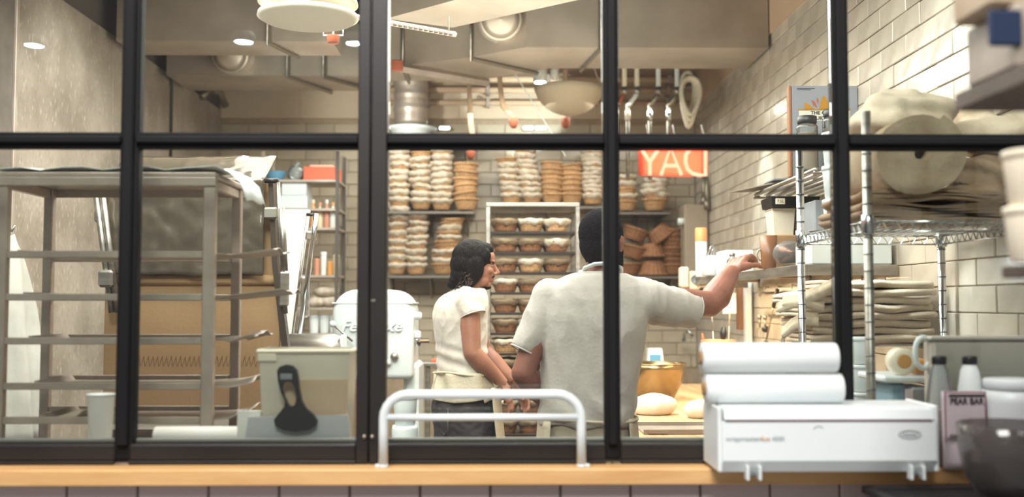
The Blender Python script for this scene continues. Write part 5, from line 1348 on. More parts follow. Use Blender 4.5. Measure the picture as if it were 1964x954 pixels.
for i, (px, pyt, Y, r_, lb) in enumerate(((1548, 222, 4.42, .047, 'shorter ribbed glass jar with black lid before the book'), (1598, 209, 4.45, .047, 'taller ribbed glass jar with black lid before the book'))):
    x_ = X(px, Y, 250); h = Z(pyt, Y)-zpt
    o = empty('ribbed_jar', (x_, Y, zpt), lb, 'jar')
    prof = [(r_*.9, 0), (r_, .006)] + [(r_*(1.0 if k % 2 else .965), .01+(h-.055)*k/22) for k in range(23)] + [(r_*.8, h-.035)]
    MB().lathe(prof, (x_, Y, zpt), 28).build('jar_glass', M_jar, o)
    MB().lathe([(r_*.8, .008), (r_*.86, .012), (r_*.86, h*.7), (0, h*.7)], (x_, Y, zpt), 22).build('jar_contents', M_creamd, o)
    MB().lathe([(r_*.84, h-.034), (r_*.88, h-.03), (r_*.88, h-.003), (r_*.8, h)], (x_, Y, zpt), 26, fr=lambda a, i: 1+.015*math.cos(a*24)).build('lid', M_blackp, o)
MB().prism([(1.19, 5.22, pz_+.005), (1.40, 5.0, pz_+.035), (1.5, 5.12, pz_+.035), (1.32, 5.27, pz_+.015)], [(1.19, 5.22, pz_+.010), (1.40, 5.0, pz_+.041), (1.5, 5.12, pz_+.041), (1.32, 5.27, pz_+.021)]).build('clipboard', mat('grey_brown_board', '#7d7469', .6, col2='#6a6258', ns=5), None, 'thin grey board jutting out over the end of the pipe shelf', 'board')
boxthing('folded_papers', 1.36, 1.46, 4.98, 5.16, pz_+.042, pz_+.052, M_grey, 'small grey folded papers on the jutting board', 'paper', .002)

# ------------------------------------------------------------------ chrome wire shelving unit
UY0, UY1 = 3.0, 3.67
ux0, ux1 = 1.10, 1.612
uz = 1.70
un = empty('wire_shelving', (1.35, 3.33, 0), 'chrome wire shelving unit inside the window at the right', 'shelf')
for (xx, yy) in ((ux0, UY0), (ux0, UY1), (ux1, UY0), (ux1, UY1)):
    m = MB().tube([(xx, yy, 0), (xx, yy, 2.03)], .0135, 14)
    m.build('post', M_chrome if yy == UY1 else M_steel, un)
    m = MB(); z_ = .1
    while z_ < 2.0:
        m.tube([(xx, yy, z_), (xx, yy, z_+.004)], .0146, 12); z_ += .05
    m.build('post_grooves', mat('groove', '#6d6f70', .3, .8) if 'groove' not in bpy.data.materials else bpy.data.materials['groove'], un)
for tz2 in (uz, 1.06, .3):
    for xx in (ux0, ux1):
        for yy in (UY0, UY1): MB().lathe([(.018, -.03), (.021, -.026), (.019, .028), (.017, .03)], (xx, yy, tz2-.01), 14).build('collar', M_chrome, un)
    for (a, b) in (((ux0, UY0), (ux1, UY0)), ((ux0, UY1), (ux1, UY1)), ((ux0, UY0), (ux0, UY1)), ((ux1, UY0), (ux1, UY1))):
        A = Vector((*a, tz2)); B = Vector((*b, tz2)); m = MB()
        m.tube([A, B], .0035, 6).tube([A-Vector((0, 0, .03)), B-Vector((0, 0, .03))], .0035, 6)
        L_ = (B-A).length; k_n = int(L_/.04); pts = []
        for k in range(k_n*2+1):
            p_ = A.lerp(B, k/(k_n*2)); pts.append(p_-Vector((0, 0, .03 if k % 2 else 0)))
        m.tube(pts, .0025, 5, smooth=False); m.build('truss_edge', M_chrome, un)
    x_ = ux0+.02
    while x_ < ux1-.01:
        MB().tube([(x_, UY0, tz2+.003), (x_, UY1, tz2+.003)], .002, 5).build('wire', M_chrome, un); x_ += .03 if tz2 == uz else .06
zu = uz+.0055
# deli cups on the unit, white
xc = X(1606, 3.55, 380)
for i in range(3):
    z_ = zu+.001+i*.118
    tubthing('white_quart_pot', xc, 3.55, z_, .042, .050, .115, M_white, ['lowest', 'middle', 'topmost'][i] + ' white pot of the stack behind the right mullion', 'pot', group='stacked white pots')
pt = MB().lathe([(.0, 0), (.028, .002), (.034, .008), (.030, .010), (0, .004)], (0, 0, 0), 22).build('metal_dish', M_steel, None, 'small metal dish at the left corner of the wire shelf', 'dish', loc=(ux0+.045, UY1-.06, zu+.001))
MB().tube([(.034*math.cos(k*PI/8), .034*math.sin(k*PI/8), .008) for k in range(16)], .002, 5, closed=True).build('rim', M_steel).parent = pt
# linen rolls
def spiral_roll(cx, cz, R, y0, y1, label, sq=.9, th=.012, turns=5, m=M_linen, sd=0):
    path = []; N_ = 26*turns
    for k in range(N_+1):
        t = k/N_; a = 2*PI*turns*t + sd; r_ = .02+(R-.02)*t
        path.append((cx+r_*math.cos(a)*(1+.03*math.sin(3*a+sd)), cz+r_*sq*math.sin(a)*(1+.04*math.sin(2*a+sd))))
    o = MB().ribbon(path, y0, y1, th, 6, lambda x_, y_, z_: (.004*math.sin(y_*40+sd), .012*noise.noise(Vector((x_*14, z_*14, sd))), .004*math.sin(y_*33+x_*20))).build('linen_roll', m, None, label, 'cloth roll', 'rolled linen cloths on the wire shelf')
    origin_to(o, (cx, (y0+y1)/2, cz-R*sq)); return o
def foldcloth(name, x0, x1, z, h, y0, y1, th, label, m=M_linen, sd=0, droop=0, folds=2, group='folded linen cloths in the stack'):
    rn = random.Random(sd); path = []; r_ = h/(folds*2)
    nseg = 12; xr = x1 + rn.uniform(-.015, .01)
    z_ = z+r_*.5
    for f in range(folds*2-1 if folds > 1 else 1):
        rng = range(nseg+1) if f % 2 == 0 else range(nseg, -1, -1)
        for k in rng:
            t = k/nseg; xx = x0+.02 + (xr-x0-.04)*t
            zz = z_ + .004*math.sin(t*7+sd+f) - (droop*(1-t)**4 if True else 0)
            path.append((xx, zz))
        s = 1 if f % 2 == 0 else -1
        if f < (folds*2-2 if folds > 1 else 0):
            ex = xr-.02 if s > 0 else x0+.02
            dz = h/(folds*2-1)
            for a in (PI/6, PI/2, 5*PI/6):
                path.append((ex+s*.016*math.sin(a), z_+dz*(1-math.cos(a))/2 - (0 if s > 0 else droop)))
            z_ += dz
    def wob(x_, y_, z_): return (.005*math.sin(y_*25+sd), 0, .0035*math.sin(x_*22+y_*17+sd*1.7)+.003*noise.noise(Vector((x_*12, y_*12, sd))))
    o = MB().ribbon(path, y0, y1, th, 8, wob).build(name, m, None, label, 'cloth', group); origin_to(o, ((x0+x1)/2, (y0+y1)/2, z)); return o
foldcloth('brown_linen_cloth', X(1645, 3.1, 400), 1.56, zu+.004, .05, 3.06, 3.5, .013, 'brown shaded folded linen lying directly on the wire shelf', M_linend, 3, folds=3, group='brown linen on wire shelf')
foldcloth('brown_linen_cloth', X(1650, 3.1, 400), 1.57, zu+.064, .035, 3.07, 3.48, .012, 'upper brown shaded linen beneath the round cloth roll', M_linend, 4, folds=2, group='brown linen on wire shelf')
cx_, cz_ = X(1757, 3.08, 300), Z(296, 3.08)
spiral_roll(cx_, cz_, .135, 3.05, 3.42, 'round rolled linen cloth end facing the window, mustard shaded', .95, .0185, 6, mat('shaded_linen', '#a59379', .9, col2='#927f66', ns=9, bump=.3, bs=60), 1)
def heap(name, blobs, label, m, sd, fr=46, amp=.010):
    h = MB()
    for (px, py, Y, rx, ry, rz, rot) in blobs:
        h.ell(P(px, py, Y), (rx, ry, rz), Matrix.Rotation(rot, 4, 'Y'), 22, 14)
    me = remeshed(h, name, .008, 6, m)
    def fn(c):
        w_ = c.z*fr+c.x*fr*.35+5*noise.noise(c*5+Vector((sd, 0, 0)))
        return amp*math.sin(w_)+amp*1.5*noise.noise(c*13+Vector((0, sd, 0)))
    displace(me, fn); o = addmesh(me, name, None, label=label, cat='cloth'); origin_to(o, P(blobs[0][0], blobs[0][1], blobs[0][2])); return o
heap('linen_heap', [(1735, 232, 3.25, .150, .17, .090, .15), (1690, 232, 3.22, .085, .15, .085, -.5), (1772, 228, 3.24, .09, .15, .085, .5), (1725, 205, 3.25, .09, .13, .055, -.1), (1722, 290, 3.58, .12, .06, .16, 0)], 'big loose cream linen heaped over the cloth roll at upper right', M_linen, 2, 52)
heap('linen_heap', [(1905, 262, 3.3, .125, .15, .075, -.1), (1850, 262, 3.3, .06, .12, .06, .4), (1870, 222, 3.35, .05, .10, .045, -.3)], 'paler linen heap at the far right above the window bar', M_linen, 7, 50)
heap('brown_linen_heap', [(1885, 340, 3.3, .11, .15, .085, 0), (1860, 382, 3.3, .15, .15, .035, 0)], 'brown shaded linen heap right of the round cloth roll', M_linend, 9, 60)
# stack of folded linen on a wall bracket shelf
ly0, ly1 = 3.74, 4.06
lz = Z(658, 3.85)
lsx0 = X(1530, 3.9, 650)
ls = empty('linen_shelf', (1.4, 3.9, lz), 'slim wall shelf carrying the folded linen stack', 'shelf')
for k in range(5): MB().tube([(1.17, 3.77+k*.07, lz-.006), (XR-.004, 3.77+k*.07, lz-.006)], .005, 6).build('wire', M_chrome, ls)
for xx in (1.18, 1.58): MB().tube([(xx, 3.75, lz-.014), (xx, 4.07, lz-.014)], .005, 6).build('cross_wire', M_chrome, ls)
def bullfold(x0, x1, z, h, y0, y1, label, sd, droop=0):
    th = h*.46; r_ = h*.26; path = [(y1, z+th/2+.0)]
    zl_, zh_ = z+th/2, z+h-th/2
    for k in range(5): path.append((y1-(y1-y0-.02)*(k+1)/5, zl_))
    for k in range(1, 6):
        a = k*PI/6; path.append((y0+.02-.018*math.sin(a), (zl_+zh_)/2-(zh_-zl_)/2*math.cos(a)))
    for k in range(6): path.append((y0+.02+(y1-y0-.02)*k/5, zh_))
    rn = random.Random(sd); f1, f2 = rn.uniform(12, 20), rn.uniform(25, 40)
    def wob(a_, s_, z_):     # a_: depth, s_: along the shelf
        e = max(0, 1-(s_-x0)/.14)
        return (.010*math.sin(s_*f1+sd)+.004*math.sin(s_*f2), 0, .0035*math.sin(s_*f2*.7+sd*2)+.003*noise.noise(Vector((a_*12, s_*14, sd)))-droop*e*e)
    t = MB().ribbon(path, x0, x1, th*.92, 26, wob); m = MB(); m.add([(v.y, v.x, v.z) for v in t.v], t.f, True)
    o = m.build('linen_cloth', M_linen, None, label, 'cloth', 'folded linen cloths in the stack'); origin_to(o, ((x0+x1)/2, (y0+y1)/2, z)); return o
zz = lz+.001
for i in range(8):
    h = [.031, .026, .031, .027, .030, .028, .030, .030][i]
    x0_ = [1.15, 1.16, 1.13, 1.14, 1.11, 1.12, 1.10, 1.20][i]
    bullfold(x0_, 1.62-.01*(i % 3), zz, h, ly0+.006*(i % 3), ly1, ('bottom' if i == 0 else 'top' if i == 7 else ORD[i]) + ' folded linen cloth counted up in the right wall stack', i+20, [0, 0, 0, .008, .02, .012, .02, 0][i])
    zz += h
# drooping cloth ends at left
for i, (pts, lb) in enumerate((([(1570, 612), (1545, 610), (1520, 622), (1500, 640)], 'lower'), ([(1580, 585), (1550, 575), (1520, 578), (1492, 590)], 'middle'), ([(1600, 545), (1570, 560), (1530, 575), (1500, 580)], 'upper'))):
    w3 = MB()
    for j in range(3):
        w3.tube([P(a, b+j*6-4, 3.72-.012*j) for a, b in pts], [.016, .016, .014, .011], 10, flat=.5)
    me = remeshed(w3, 'cloth_end', .005, 2, M_linen)
    o = addmesh(me, 'draped_linen_end', None, label=lb + ' crumpled linen end hanging left of the folded stack', cat='cloth', group='crumpled linen ends'); origin_to(o, P(*pts[1], 3.72))
# lower items behind the dispenser, right of mullion
zl2 = 1.06+.0055
bxp = MB
boxthing('blue_carton', X(1690, 3.2, 750), X(1732, 3.2, 750), 3.12, 3.28, zl2, Z(738, 3.15), mat('pale_blue_card', '#8fb3c4', .6), 'pale blue carton right of the steel post', 'carton')
gb = boxthing('grey_printed_box', X(1733, 3.12, 750), X(1778, 3.12, 750), 3.06, 3.22, zl2, Z(744, 3.08), M_grey, 'grey printed box with pale square beside the blue carton', 'box')
MB().box(X(1736, 3.06, 750), X(1750, 3.06, 750), 3.056, 3.0605, Z(776, 3.06), Z(748, 3.06)).build('printed_square', M_label, gb)
boxthing('white_tray_lid', X(1688, 3.1, 735), X(1785, 3.1, 735), 3.07, 3.30, Z(736, 3.12)+.004, Z(725, 3.08)+.004, M_white, 'flat white lid resting on the blue and grey boxes', 'lid')
tp = empty('tape_roll', (X(1735, 3.15, 690), 3.15, Z(724, 3.08)+.006), 'orange centred tape roll on the flat white lid', 'tape')
tc_ = Vector((X(1722, 3.15, 690), 3.15, Z(724, 3.08)+.045))
MB().lathe([(.022, 0), (.040, 0), (.040, .05), (.022, .05)], tc_, 28, Matrix.Rotation(PI/2, 4, 'X')).build('tape', M_cream, tp)
MB().lathe([(.016, -.002), (.0215, -.002), (.0215, .052), (.016, .052)], tc_, 24, Matrix.Rotation(PI/2, 4, 'X')).build('core', M_inko, tp)
boxthing('ochre_wedge', X(1738, 3.2, 695), X(1764, 3.2, 695), 3.12, 3.26, Z(724, 3.08)+.007, Z(688, 3.2), mat('ochre_card', '#c98a3e', .6), 'small ochre box beside the tape roll', 'box')
for i in range(3):
    tubthing('white_dish', X(1652, 3.45, 720), 3.45, zl2+i*.093, .035, .042, .09, M_white, ['lowest', 'middle', 'topmost'][i] + ' white tub of the pile between mullion and steel post', 'tub', group='white tubs behind mullion')
# white bin with ring handle
b0, b1 = X(1782, 2.93, 760), 1.56
wbn = empty('storage_bin', ((b0+b1)/2, 2.95, IC), 'large pale grey bin behind the capped bottles', 'bin')
ztp = Z(646, 2.9)
MB().box(b0, b1, 2.90, 2.97, IC, ztp-.012, .01).build('bin_wall', mat('pale_grey_bin', '#c2b9af', .5, col2='#a8a297', ns=2), wbn)
MB().box(b0-.006, b1, 2.894, 2.976, ztp-.012, ztp, .004).build('rim', bpy.data.materials['pale_grey_bin'], wbn)
MB().tube([(b0+.01-.022-.004*0+.024*math.cos(a), 2.935, Z(678, 2.93)+.045*math.sin(a)) for a in [k*PI/9 for k in range(18)]], .008, 10, closed=True).build('ring_handle', M_whitep, wbn)

# ------------------------------------------------------------------ people
def finger(mb, base, d1, d2, lens, r):
    """three bones bending from direction d1 to d2"""
    d1 = Vector(d1).normalized(); d2 = Vector(d2).normalized(); p = Vector(base); pts = [p]; rr = [r*1.05]
    for i, L in enumerate(lens):
        d = d1.lerp(d2, i/(max(1, len(lens)-1))).normalized(); q = p+d*L; pts += [(p+q)/2, q]; rr += [r*.95, r*(1-.07*(i+1))]; p = q
    mb.tube(pts, rr, 8); mb.ell(p, r*.82, n=8, m=6)
def hand(mb, wrist, fw, side, nrm, curl=.6, thumb_side=1, s=1.0):
    """wrist point; fw direction of the fingers, side = across the palm, nrm = palm facing"""
    fw = Vector(fw).normalized(); nrm = Vector(nrm).normalized(); side = fw.cross(nrm).normalized()*thumb_side; w = Vector(wrist)
    for k in range(4):
        o = (k-1.5)*.0195*s
        mb.tube([w+side*o*.5, w+fw*.045*s+side*o*.9, w+fw*.088*s+side*o], [.013*s, .0145*s, .012*s], 10)
        L = [.040, .044, .041, .032][k]*s
        finger(mb, w+fw*.088*s+side*o, fw+nrm*curl*.3, fw*(1-curl)+nrm*curl*1.6, [L, L*.65, L*.5], .0088*s)
    b = w+fw*.028*s-side*.028*s
    mb.tube([w+fw*.01*s, b, b+(-side*.5+fw*.7+nrm*.4).normalized()*.04*s], [.015*s, .017*s, .013*s], 10)
    finger(mb, b+(-side*.5+fw*.7+nrm*.4).normalized()*.036*s, -side*.4+fw*.8+nrm*.5, fw*.8+nrm*.8, [.032*s, .026*s], .0105*s)
def loft(mb, secs, R=None, n=28, pw=2.3):
    """secs: (cx, cy, z, half_width, half_depth); superellipse sections, R rotates about z around each centre"""
    vs = []; fs = []
    for (cx, cy, z, a, b) in secs:
        for k in range(n):
            t = 2*PI*k/n; c, s = math.cos(t), math.sin(t)
            x_ = a*math.copysign(abs(c)**(2/pw), c); y_ = b*math.copysign(abs(s)**(2/pw), s)
            if R: x_, y_ = x_*math.cos(R)-y_*math.sin(R), x_*math.sin(R)+y_*math.cos(R)
            vs.append((cx+x_, cy+y_, z))
    m = len(secs)
    for i in range(m-1):
        for k in range(n): fs.append((i*n+k, i*n+(k+1) % n, (i+1)*n+(k+1) % n, (i+1)*n+k))
    fs.append(tuple(range(n-1, -1, -1))); fs.append(tuple((m-1)*n+k for k in range(n)))
    mb.add(vs, fs, True)
def shoe(parent, x_, y_, R):
    m = MB(); c, s = math.cos(R), math.sin(R)
    pr = [(-.09, .035, .05), (-.06, .042, .09), (0, .045, .085), (.07, .05, .06), (.14, .048, .045), (.18, .03, .03)]
    vs = []; fs = []; n = 12
    for (f, w_, h) in pr:
        for k in range(n):
            t = 2*PI*k/n; a = w_*math.cos(t); z = max(.002, h/2+h/2*math.sin(t)); vs.append((x_+f*c-a*s, y_+f*s+a*c, z))
    for i in range(len(pr)-1):
        for k in range(n): fs.append((i*n+k, i*n+(k+1) % n, (i+1)*n+(k+1) % n, (i+1)*n+k))
    fs.append(tuple(range(n))); fs.append(tuple((len(pr)-1)*n+k for k in range(n)))
    m.add(vs, fs, True); m.build('shoe', M_shoe, parent)
def head_parts(mb, C, R, s=1.0, pitch=0, beard=False):
    """face looks along +x locally; R yaw"""
    Mx = Matrix.Translation(C) @ Matrix.Rotation(R, 4, 'Z') @ Matrix.Rotation(pitch, 4, 'Y')
    e = lambda c, r, rot=None, n=20, m=14: mb.ell((0, 0, 0), tuple(q*s for q in r), Mx @ Matrix.Translation(Vector(c)*s) @ (rot or Matrix.Identity(4)), n, m)
    e((-.012, 0, .030), (.096, .077, .090)); e((.028, 0, -.022), (.062, .062, .090)); e((.040, 0, .045), (.052, .062, .048))
    e((.054, 0, -.092), (.034, .032, .024)); e((.030, .038, -.075), (.038, .020, .03)); e((.030, -.038, -.075), (.038, .020, .03))
    e((.074, 0, .028), (.020, .048, .010)); e((.062, .034, -.022), (.024, .024, .022)); e((.062, -.034, -.022), (.024, .024, .022))
    P_ = lambda *c: Mx @ (Vector(c)*s)
    mb.tube([P_(.086, 0, .018), P_(.100, 0, -.006), P_(.114, 0, -.028), P_(.108, 0, -.036)], [.008*s, .0095*s, .0125*s, .008*s], 12)
    e((.099, .010, -.034), (.010, .008, .007)); e((.099, -.010, -.034), (.010, .008, .007))
    e((.084, 0, -.057), (.014, .024, .006)); e((.083, 0, -.068), (.014, .022, .007)); e((.078, 0, -.05), (.014, .03, .016))
    for sd in (1, -1):
        e((-.006, sd*.076, -.008), (.018, .008, .032), Matrix.Rotation(sd*.3, 4, 'Z')); e((-.010, sd*.082, .004), (.016, .006, .022), Matrix.Rotation(sd*.5, 4, 'Z'))
    return Mx
def eyes(Mx, parent, s=1):
    for sd in (1, -1):
        m = MB().ell((0, 0, 0), (.0085*s, .0115*s, .0055*s), Mx @ Matrix.Translation(Vector((.0765, sd*.031, .004))*s)); o = m.build('eye', M_eye, parent)
        MB().ell((0, 0, 0), (.004*s, .0055*s, .0045*s), Mx @ Matrix.Translation(Vector((.0823, sd*.031, .004))*s)).build('iris', M_iris, o)
        pts = [Mx @ (Vector((.0835-.004*abs(t), sd*(.031)+t*.016, .021-.004*t*t))*s) for t in (-1, -.5, 0, .5, 1)]
        MB().tube(pts, [.002, .004, .0045, .004, .002], 8).build('eyebrow', M_hair, parent)
def folds(sd, amp=.006, kx=7, kz=3.0, dirv=None):
    def f(c):
        v = Vector((c.x*kx+sd, c.y*kx, c.z*kz)); n1 = noise.noise(v)
        v2 = Vector((c.x*kx*2.1+c.z*6, c.y*kx*2, c.z*kz*2.4-c.x*9+sd)); n2 = noise.noise(v2)
        return amp*(n1*1.3) + amp*.8*(.5-abs(n2)*1.6)
    return f

# ---- bearded man, seen from behind (his right arm reaches up to the shelf)
YM = 3.97
m2 = empty('person', (.35, YM, 0), 'bearded man from behind, cream shirt, right arm raised to the shelf', 'person')
b = MB()
loft(b, [(.35, YM, .80, .150, .105), (.35, YM, .90, .165, .115), (.348, YM, 1.0, .160, .110), (.352, YM, 1.12, .155, .10), (.362, YM, 1.25, .17, .105), (.372, YM, 1.38, .185, .108), (.38, YM, 1.47, .185, .10), (.39, YM, 1.53, .15, .082), (.402, YM, 1.565, .085, .068)])
b.tube([(.403, YM-.002, 1.52), (.407, YM+.008, 1.58), (.413, YM+.018, 1.66)], [.068, .062, .060], 20)
HR = PI/2-.50; HC = Vector((.411, YM+.012, 1.693))
Mh = head_parts(b, HC, HR, 1.03)
# right arm
sh_, el_, wr_ = Vector((.548, YM, 1.475)), P(1360, 584, 4.14), P(1402, 524, 4.27)
b.ell(sh_, (.062, .06, .062)); b.tube([sh_, sh_.lerp(el_, .5), el_], [.06, .058, .053], 18); b.ell(el_, .053)
b.tube([el_, el_.lerp(wr_, .3)+Vector((.002, 0, -.006)), el_.lerp(wr_, .7), wr_], [.052, .061, .047, .036], 18); b.ell(wr_, .034)
hand(b, wr_, Vector((.48, .66, .55)), None, Vector((.45, .25, -.85)), curl=1.1, thumb_side=1, s=1.2)
# left arm
sl, eL, wL = Vector((.205, YM, 1.475)), P(1003, 716, 3.93), Vector((.205, 4.13, 1.045))
b.ell(sl, (.060, .058, .06)); b.tube([sl, sl.lerp(eL, .5), eL], [.056, .050, .045], 18); b.ell(eL, .046)
b.tube([eL, eL.lerp(wL, .3), eL.lerp(wL, .7), wL], [.046, .050, .038, .030], 18)
hand(b, wL, Vector((.25, .6, -.65)), None, Vector((.2, -.5, -.8)), curl=.3, thumb_side=1)
# legs
for sx_ in (-.095, .095):
    b.tube([(.35+sx_*.8, YM, .86), (.35+sx_, YM+.01, .5), (.35+sx_*1.1, YM, .1), (.35+sx_*1.1, YM, .06)], [.092, .062, .042, .04], 18)
body = addmesh(remeshed(b, 'body', .0045, 3, M_skin2), 'body', m2)
eyes(Mh, m2, 1.03)
# shirt
s = MB()
loft(s, [(.346, YM, .985, .178, .128), (.344, YM, 1.005, .186, .136), (.346, YM, 1.04, .190, .140), (.350, YM, 1.10, .186, .134), (.358, YM, 1.20, .192, .130), (.366, YM, 1.30, .203, .130), (.373, YM, 1.40, .212, .130), (.378, YM, 1.47, .214, .122), (.384, YM, 1.52, .196, .108), (.392, YM, 1.553, .155, .092), (.398, YM, 1.574, .105, .080)], pw=2.5)
he = P(1328, 594, 4.10); s.ell(Vector((.545, YM, 1.478)), (.082, .085, .080)); s.tube([Vector((.48, YM, 1.47)), Vector((.56, YM, 1.468)), sh_.lerp(he, .5)+Vector((0, 0, -.008)), he+Vector((0, 0, -.004))], [.085, .088, .080, .070], 22)
heL = P(1005, 674, 3.945); s.ell(Vector((.212, YM, 1.478)), (.075, .082, .076)); s.tube([Vector((.24, YM, 1.47)), Vector((.2, YM, 1.455)), Vector((.2, YM, 1.455)).lerp(heL, .5), heL], [.08, .078, .066, .058], 22)
ms = remeshed(s, 'tshirt', .007, 7, M_shirt2); displace(ms, folds(1.3, .008, 6, 2.2))
for v in ms.vertices:   # blousing folds over the waist
    if v.co.z < 1.12: v.co += v.normal*(.008*math.sin(v.co.x*38+v.co.z*40)*max(0, (1.12-v.co.z)/.12))
tso = addmesh(ms, 'tshirt', m2)
MB().tube([(.400+.080*math.cos(t), YM+.004+.070*math.sin(t), 1.578+.006*math.sin(t)) for t in [k*PI/12 for k in range(24)]], .007, 8, closed=True).build('collar', M_shirt2, tso)
# stitched hems
def ringpath(c, d, r, n=20):
    d = Vector(d).normalized(); u = d.orthogonal().normalized(); v = d.cross(u)
    return [Vector(c)+(u*math.cos(2*PI*k/n)+v*math.sin(2*PI*k/n))*r for k in range(n)]
MB().tube(ringpath(he, he-sh_, .069), .0035, 6, closed=True).build('sleeve_hem', M_shirt2, tso)
MB().tube(ringpath(heL, heL-sl, .057), .0035, 6, closed=True).build('sleeve_hem', M_shirt2, tso)
# trousers
t = MB(); loft(t, [(.35, YM, .80, .165, .12), (.35, YM, .9, .172, .125), (.348, YM, 1.0, .165, .118)])
for sx_ in (-.095, .095): t.tube([(.35+sx_*.85, YM, .84), (.35+sx_, YM+.01, .5), (.35+sx_*1.1, YM, .1)], [.10, .08, .065], 18)
addmesh(remeshed(t, 'trousers', .009, 4, mat('pale_work_trousers', '#b9ad99', .9, col2='#ab9f8a', ns=8)), 'trousers', m2)
# apron: skirt wrapped round with an open back panel, ties and neck strap
ap = MB()
def aprf(u, v):
    a = -.72*PI + u*1.44*PI      # wraps the front and the sides
    rx = .190+.035*v; ry = .142+.04*v
    f = .007*math.sin(u*46+v*2)*(.4+v)
    return (.348+(rx+f)*math.sin(a), YM+(ry+f)*math.cos(a), 1.018-.52*v)
me = shell(aprf, 110, 16, .004).mesh('apron'); me.materials.append(M_apron); apo = addmesh(me, 'apron', m2)
MB().tube([(.348+.196*math.sin(a), YM+.148*math.cos(a), 1.012+.006*math.sin(a*2)) for a in [k*PI/16 for k in range(32)]], .006, 6, closed=True, flat=.6).build('waist_tie', M_apron, apo)
for dx_, L in ((.02, .16), (.045, .12)): MB().tube([(.40, YM-.152, 1.01), (.40+dx_, YM-.16, .95), (.40+dx_*1.5, YM-.16, 1.0-L)], .005, 6).build('tie_end', M_apron, apo)
MB().tube([(.330, YM+.02, 1.56), (.338, YM-.045, 1.592), (.372, YM-.068, 1.606), (.408, YM-.072, 1.609), (.446, YM-.062, 1.606), (.476, YM-.03, 1.592), (.482, YM+.03, 1.56)], .007, 8, flat=1.6).build('neck_strap', M_white, apo, label='white neck strap')
# hair and beard
h = MB(); E = lambda mb, c, r, s=1.03: mb.ell((0, 0, 0), tuple(q*s for q in r), Mh @ Matrix.Translation(Vector(c)*s), 24, 16)
E(h, (-.017, 0, .036), (.100, .083, .094)); E(h, (-.045, 0, -.01), (.066, .072, .075)); E(h, (.02, 0, .07), (.065, .066, .056)); E(h, (-.052, 0, -.045), (.045, .055, .042))
E(h, (0, .066, .02), (.03, .016, .05)); E(h, (0, -.066, .02), (.03, .016, .05))
mh_ = remeshed(h, 'hair', .004, 4, M_hairs); displace(mh_, lambda c: .0015*noise.noise(c*160)); addmesh(mh_, 'hair', m2)
bd = MB(); E(bd, (.058, 0, -.095), (.042, .042, .034)); E(bd, (.028, .048, -.07), (.042, .020, .038)); E(bd, (.028, -.048, -.07), (.042, .020, .038)); E(bd, (.012, -.068, -.04), (.014, .012, .04)); E(bd, (.012, .068, -.04), (.014, .012, .04)); E(bd, (.084, 0, -.047), (.016, .03, .007))
md = remeshed(bd, 'beard', .004, 4, M_hairs); displace(md, lambda c: .002*noise.noise(c*150)); addmesh(md, 'beard', m2)
for sx_ in (-.105, .105): shoe(m2, .35+sx_, YM+.01, PI/2)
# glass jar lid held in his hand
gl = P(1438, 508, 4.42)

# ---- long haired man in profile
YJ = 4.95
A = math.radians(24); fd = Vector((math.cos(A), math.sin(A), 0)); rd = Vector((math.sin(A), -math.cos(A), 0))
k4 = YJ/1950
def W(px, py, Y=YJ): return P(px, py, Y)
m1 = empty('person', (X(885, YJ, 800), YJ, 0), 'long haired man in profile, off white shirt and dark jeans, looking down right', 'person')
def sec(px, py, a, b_, dy=0):
    p = W(px, py); return (p.x, YJ+dy, p.z, b_, a)   # width param along facing direction = b_
b = MB(); RA = A
loft(b, [sec(888, 790, .14, .10), sec(888, 765, .15, .108), sec(887, 725, .14, .10), sec(886, 690, .135, .092), sec(884, 650, .145, .10), sec(883, 615, .155, .105), sec(886, 585, .155, .10), sec(892, 568, .12, .085), sec(898, 556, .07, .062)], RA)
nb0, nb1 = W(899, 560), W(912, 532)
b.tube([nb0, nb0.lerp(nb1, .5), nb1], [.060, .056, .055], 18)
HC1 = W(914, 508) + Vector((0, 0, -.004)); HR1 = .10
Mh1 = head_parts(b, HC1, HR1, .95, pitch=.10)
sr = W(899, 580, YJ-.135); er = W(905, 676, YJ-.17); wr1 = W(966, 737, YJ-.10)
b.ell(sr, (.052, .055, .055)); b.tube([sr, sr.lerp(er, .5), er], [.050, .049, .041], 18); b.ell(er, .041)
b.tube([er, er.lerp(wr1, .3)+Vector((0, 0, -.004)), er.lerp(wr1, .7), wr1], [.042, .045, .034, .026], 18)
hand(b, wr1, Vector((.35, .1, -.95)), None, Vector((-.85, .3, -.35)), curl=.55, thumb_side=-1, s=.98)
sl1 = W(905, 582, YJ+.13); el1 = W(925, 672, YJ+.19); wl1 = W(985, 730, YJ+.14)
b.ell(sl1, .055); b.tube([sl1, el1], [.05, .042], 16); b.ell(el1, .042); b.tube([el1, el1.lerp(wl1, .35), wl1], [.042, .044, .026], 16)
hand(b, wl1, Vector((.5, 0, -.85)), None, Vector((-.6, -.5, -.5)), curl=.5, thumb_side=1, s=.98)
hp = W(888, 790)
for sd in (-1, 1):
    c0_ = Vector((hp.x, YJ, 0))+rd*(.085*sd)
    b.tube([c0_+Vector((0, 0, .88)), c0_+fd*.03+Vector((0, 0, .48)), c0_-fd*.02+Vector((0, 0, .1)), c0_-fd*.02+Vector((0, 0, .06))], [.085, .058, .04, .04], 16)
addmesh(remeshed(b, 'body', .0042, 2, M_skin), 'body', m1)
eyes(Mh1, m1, .95)
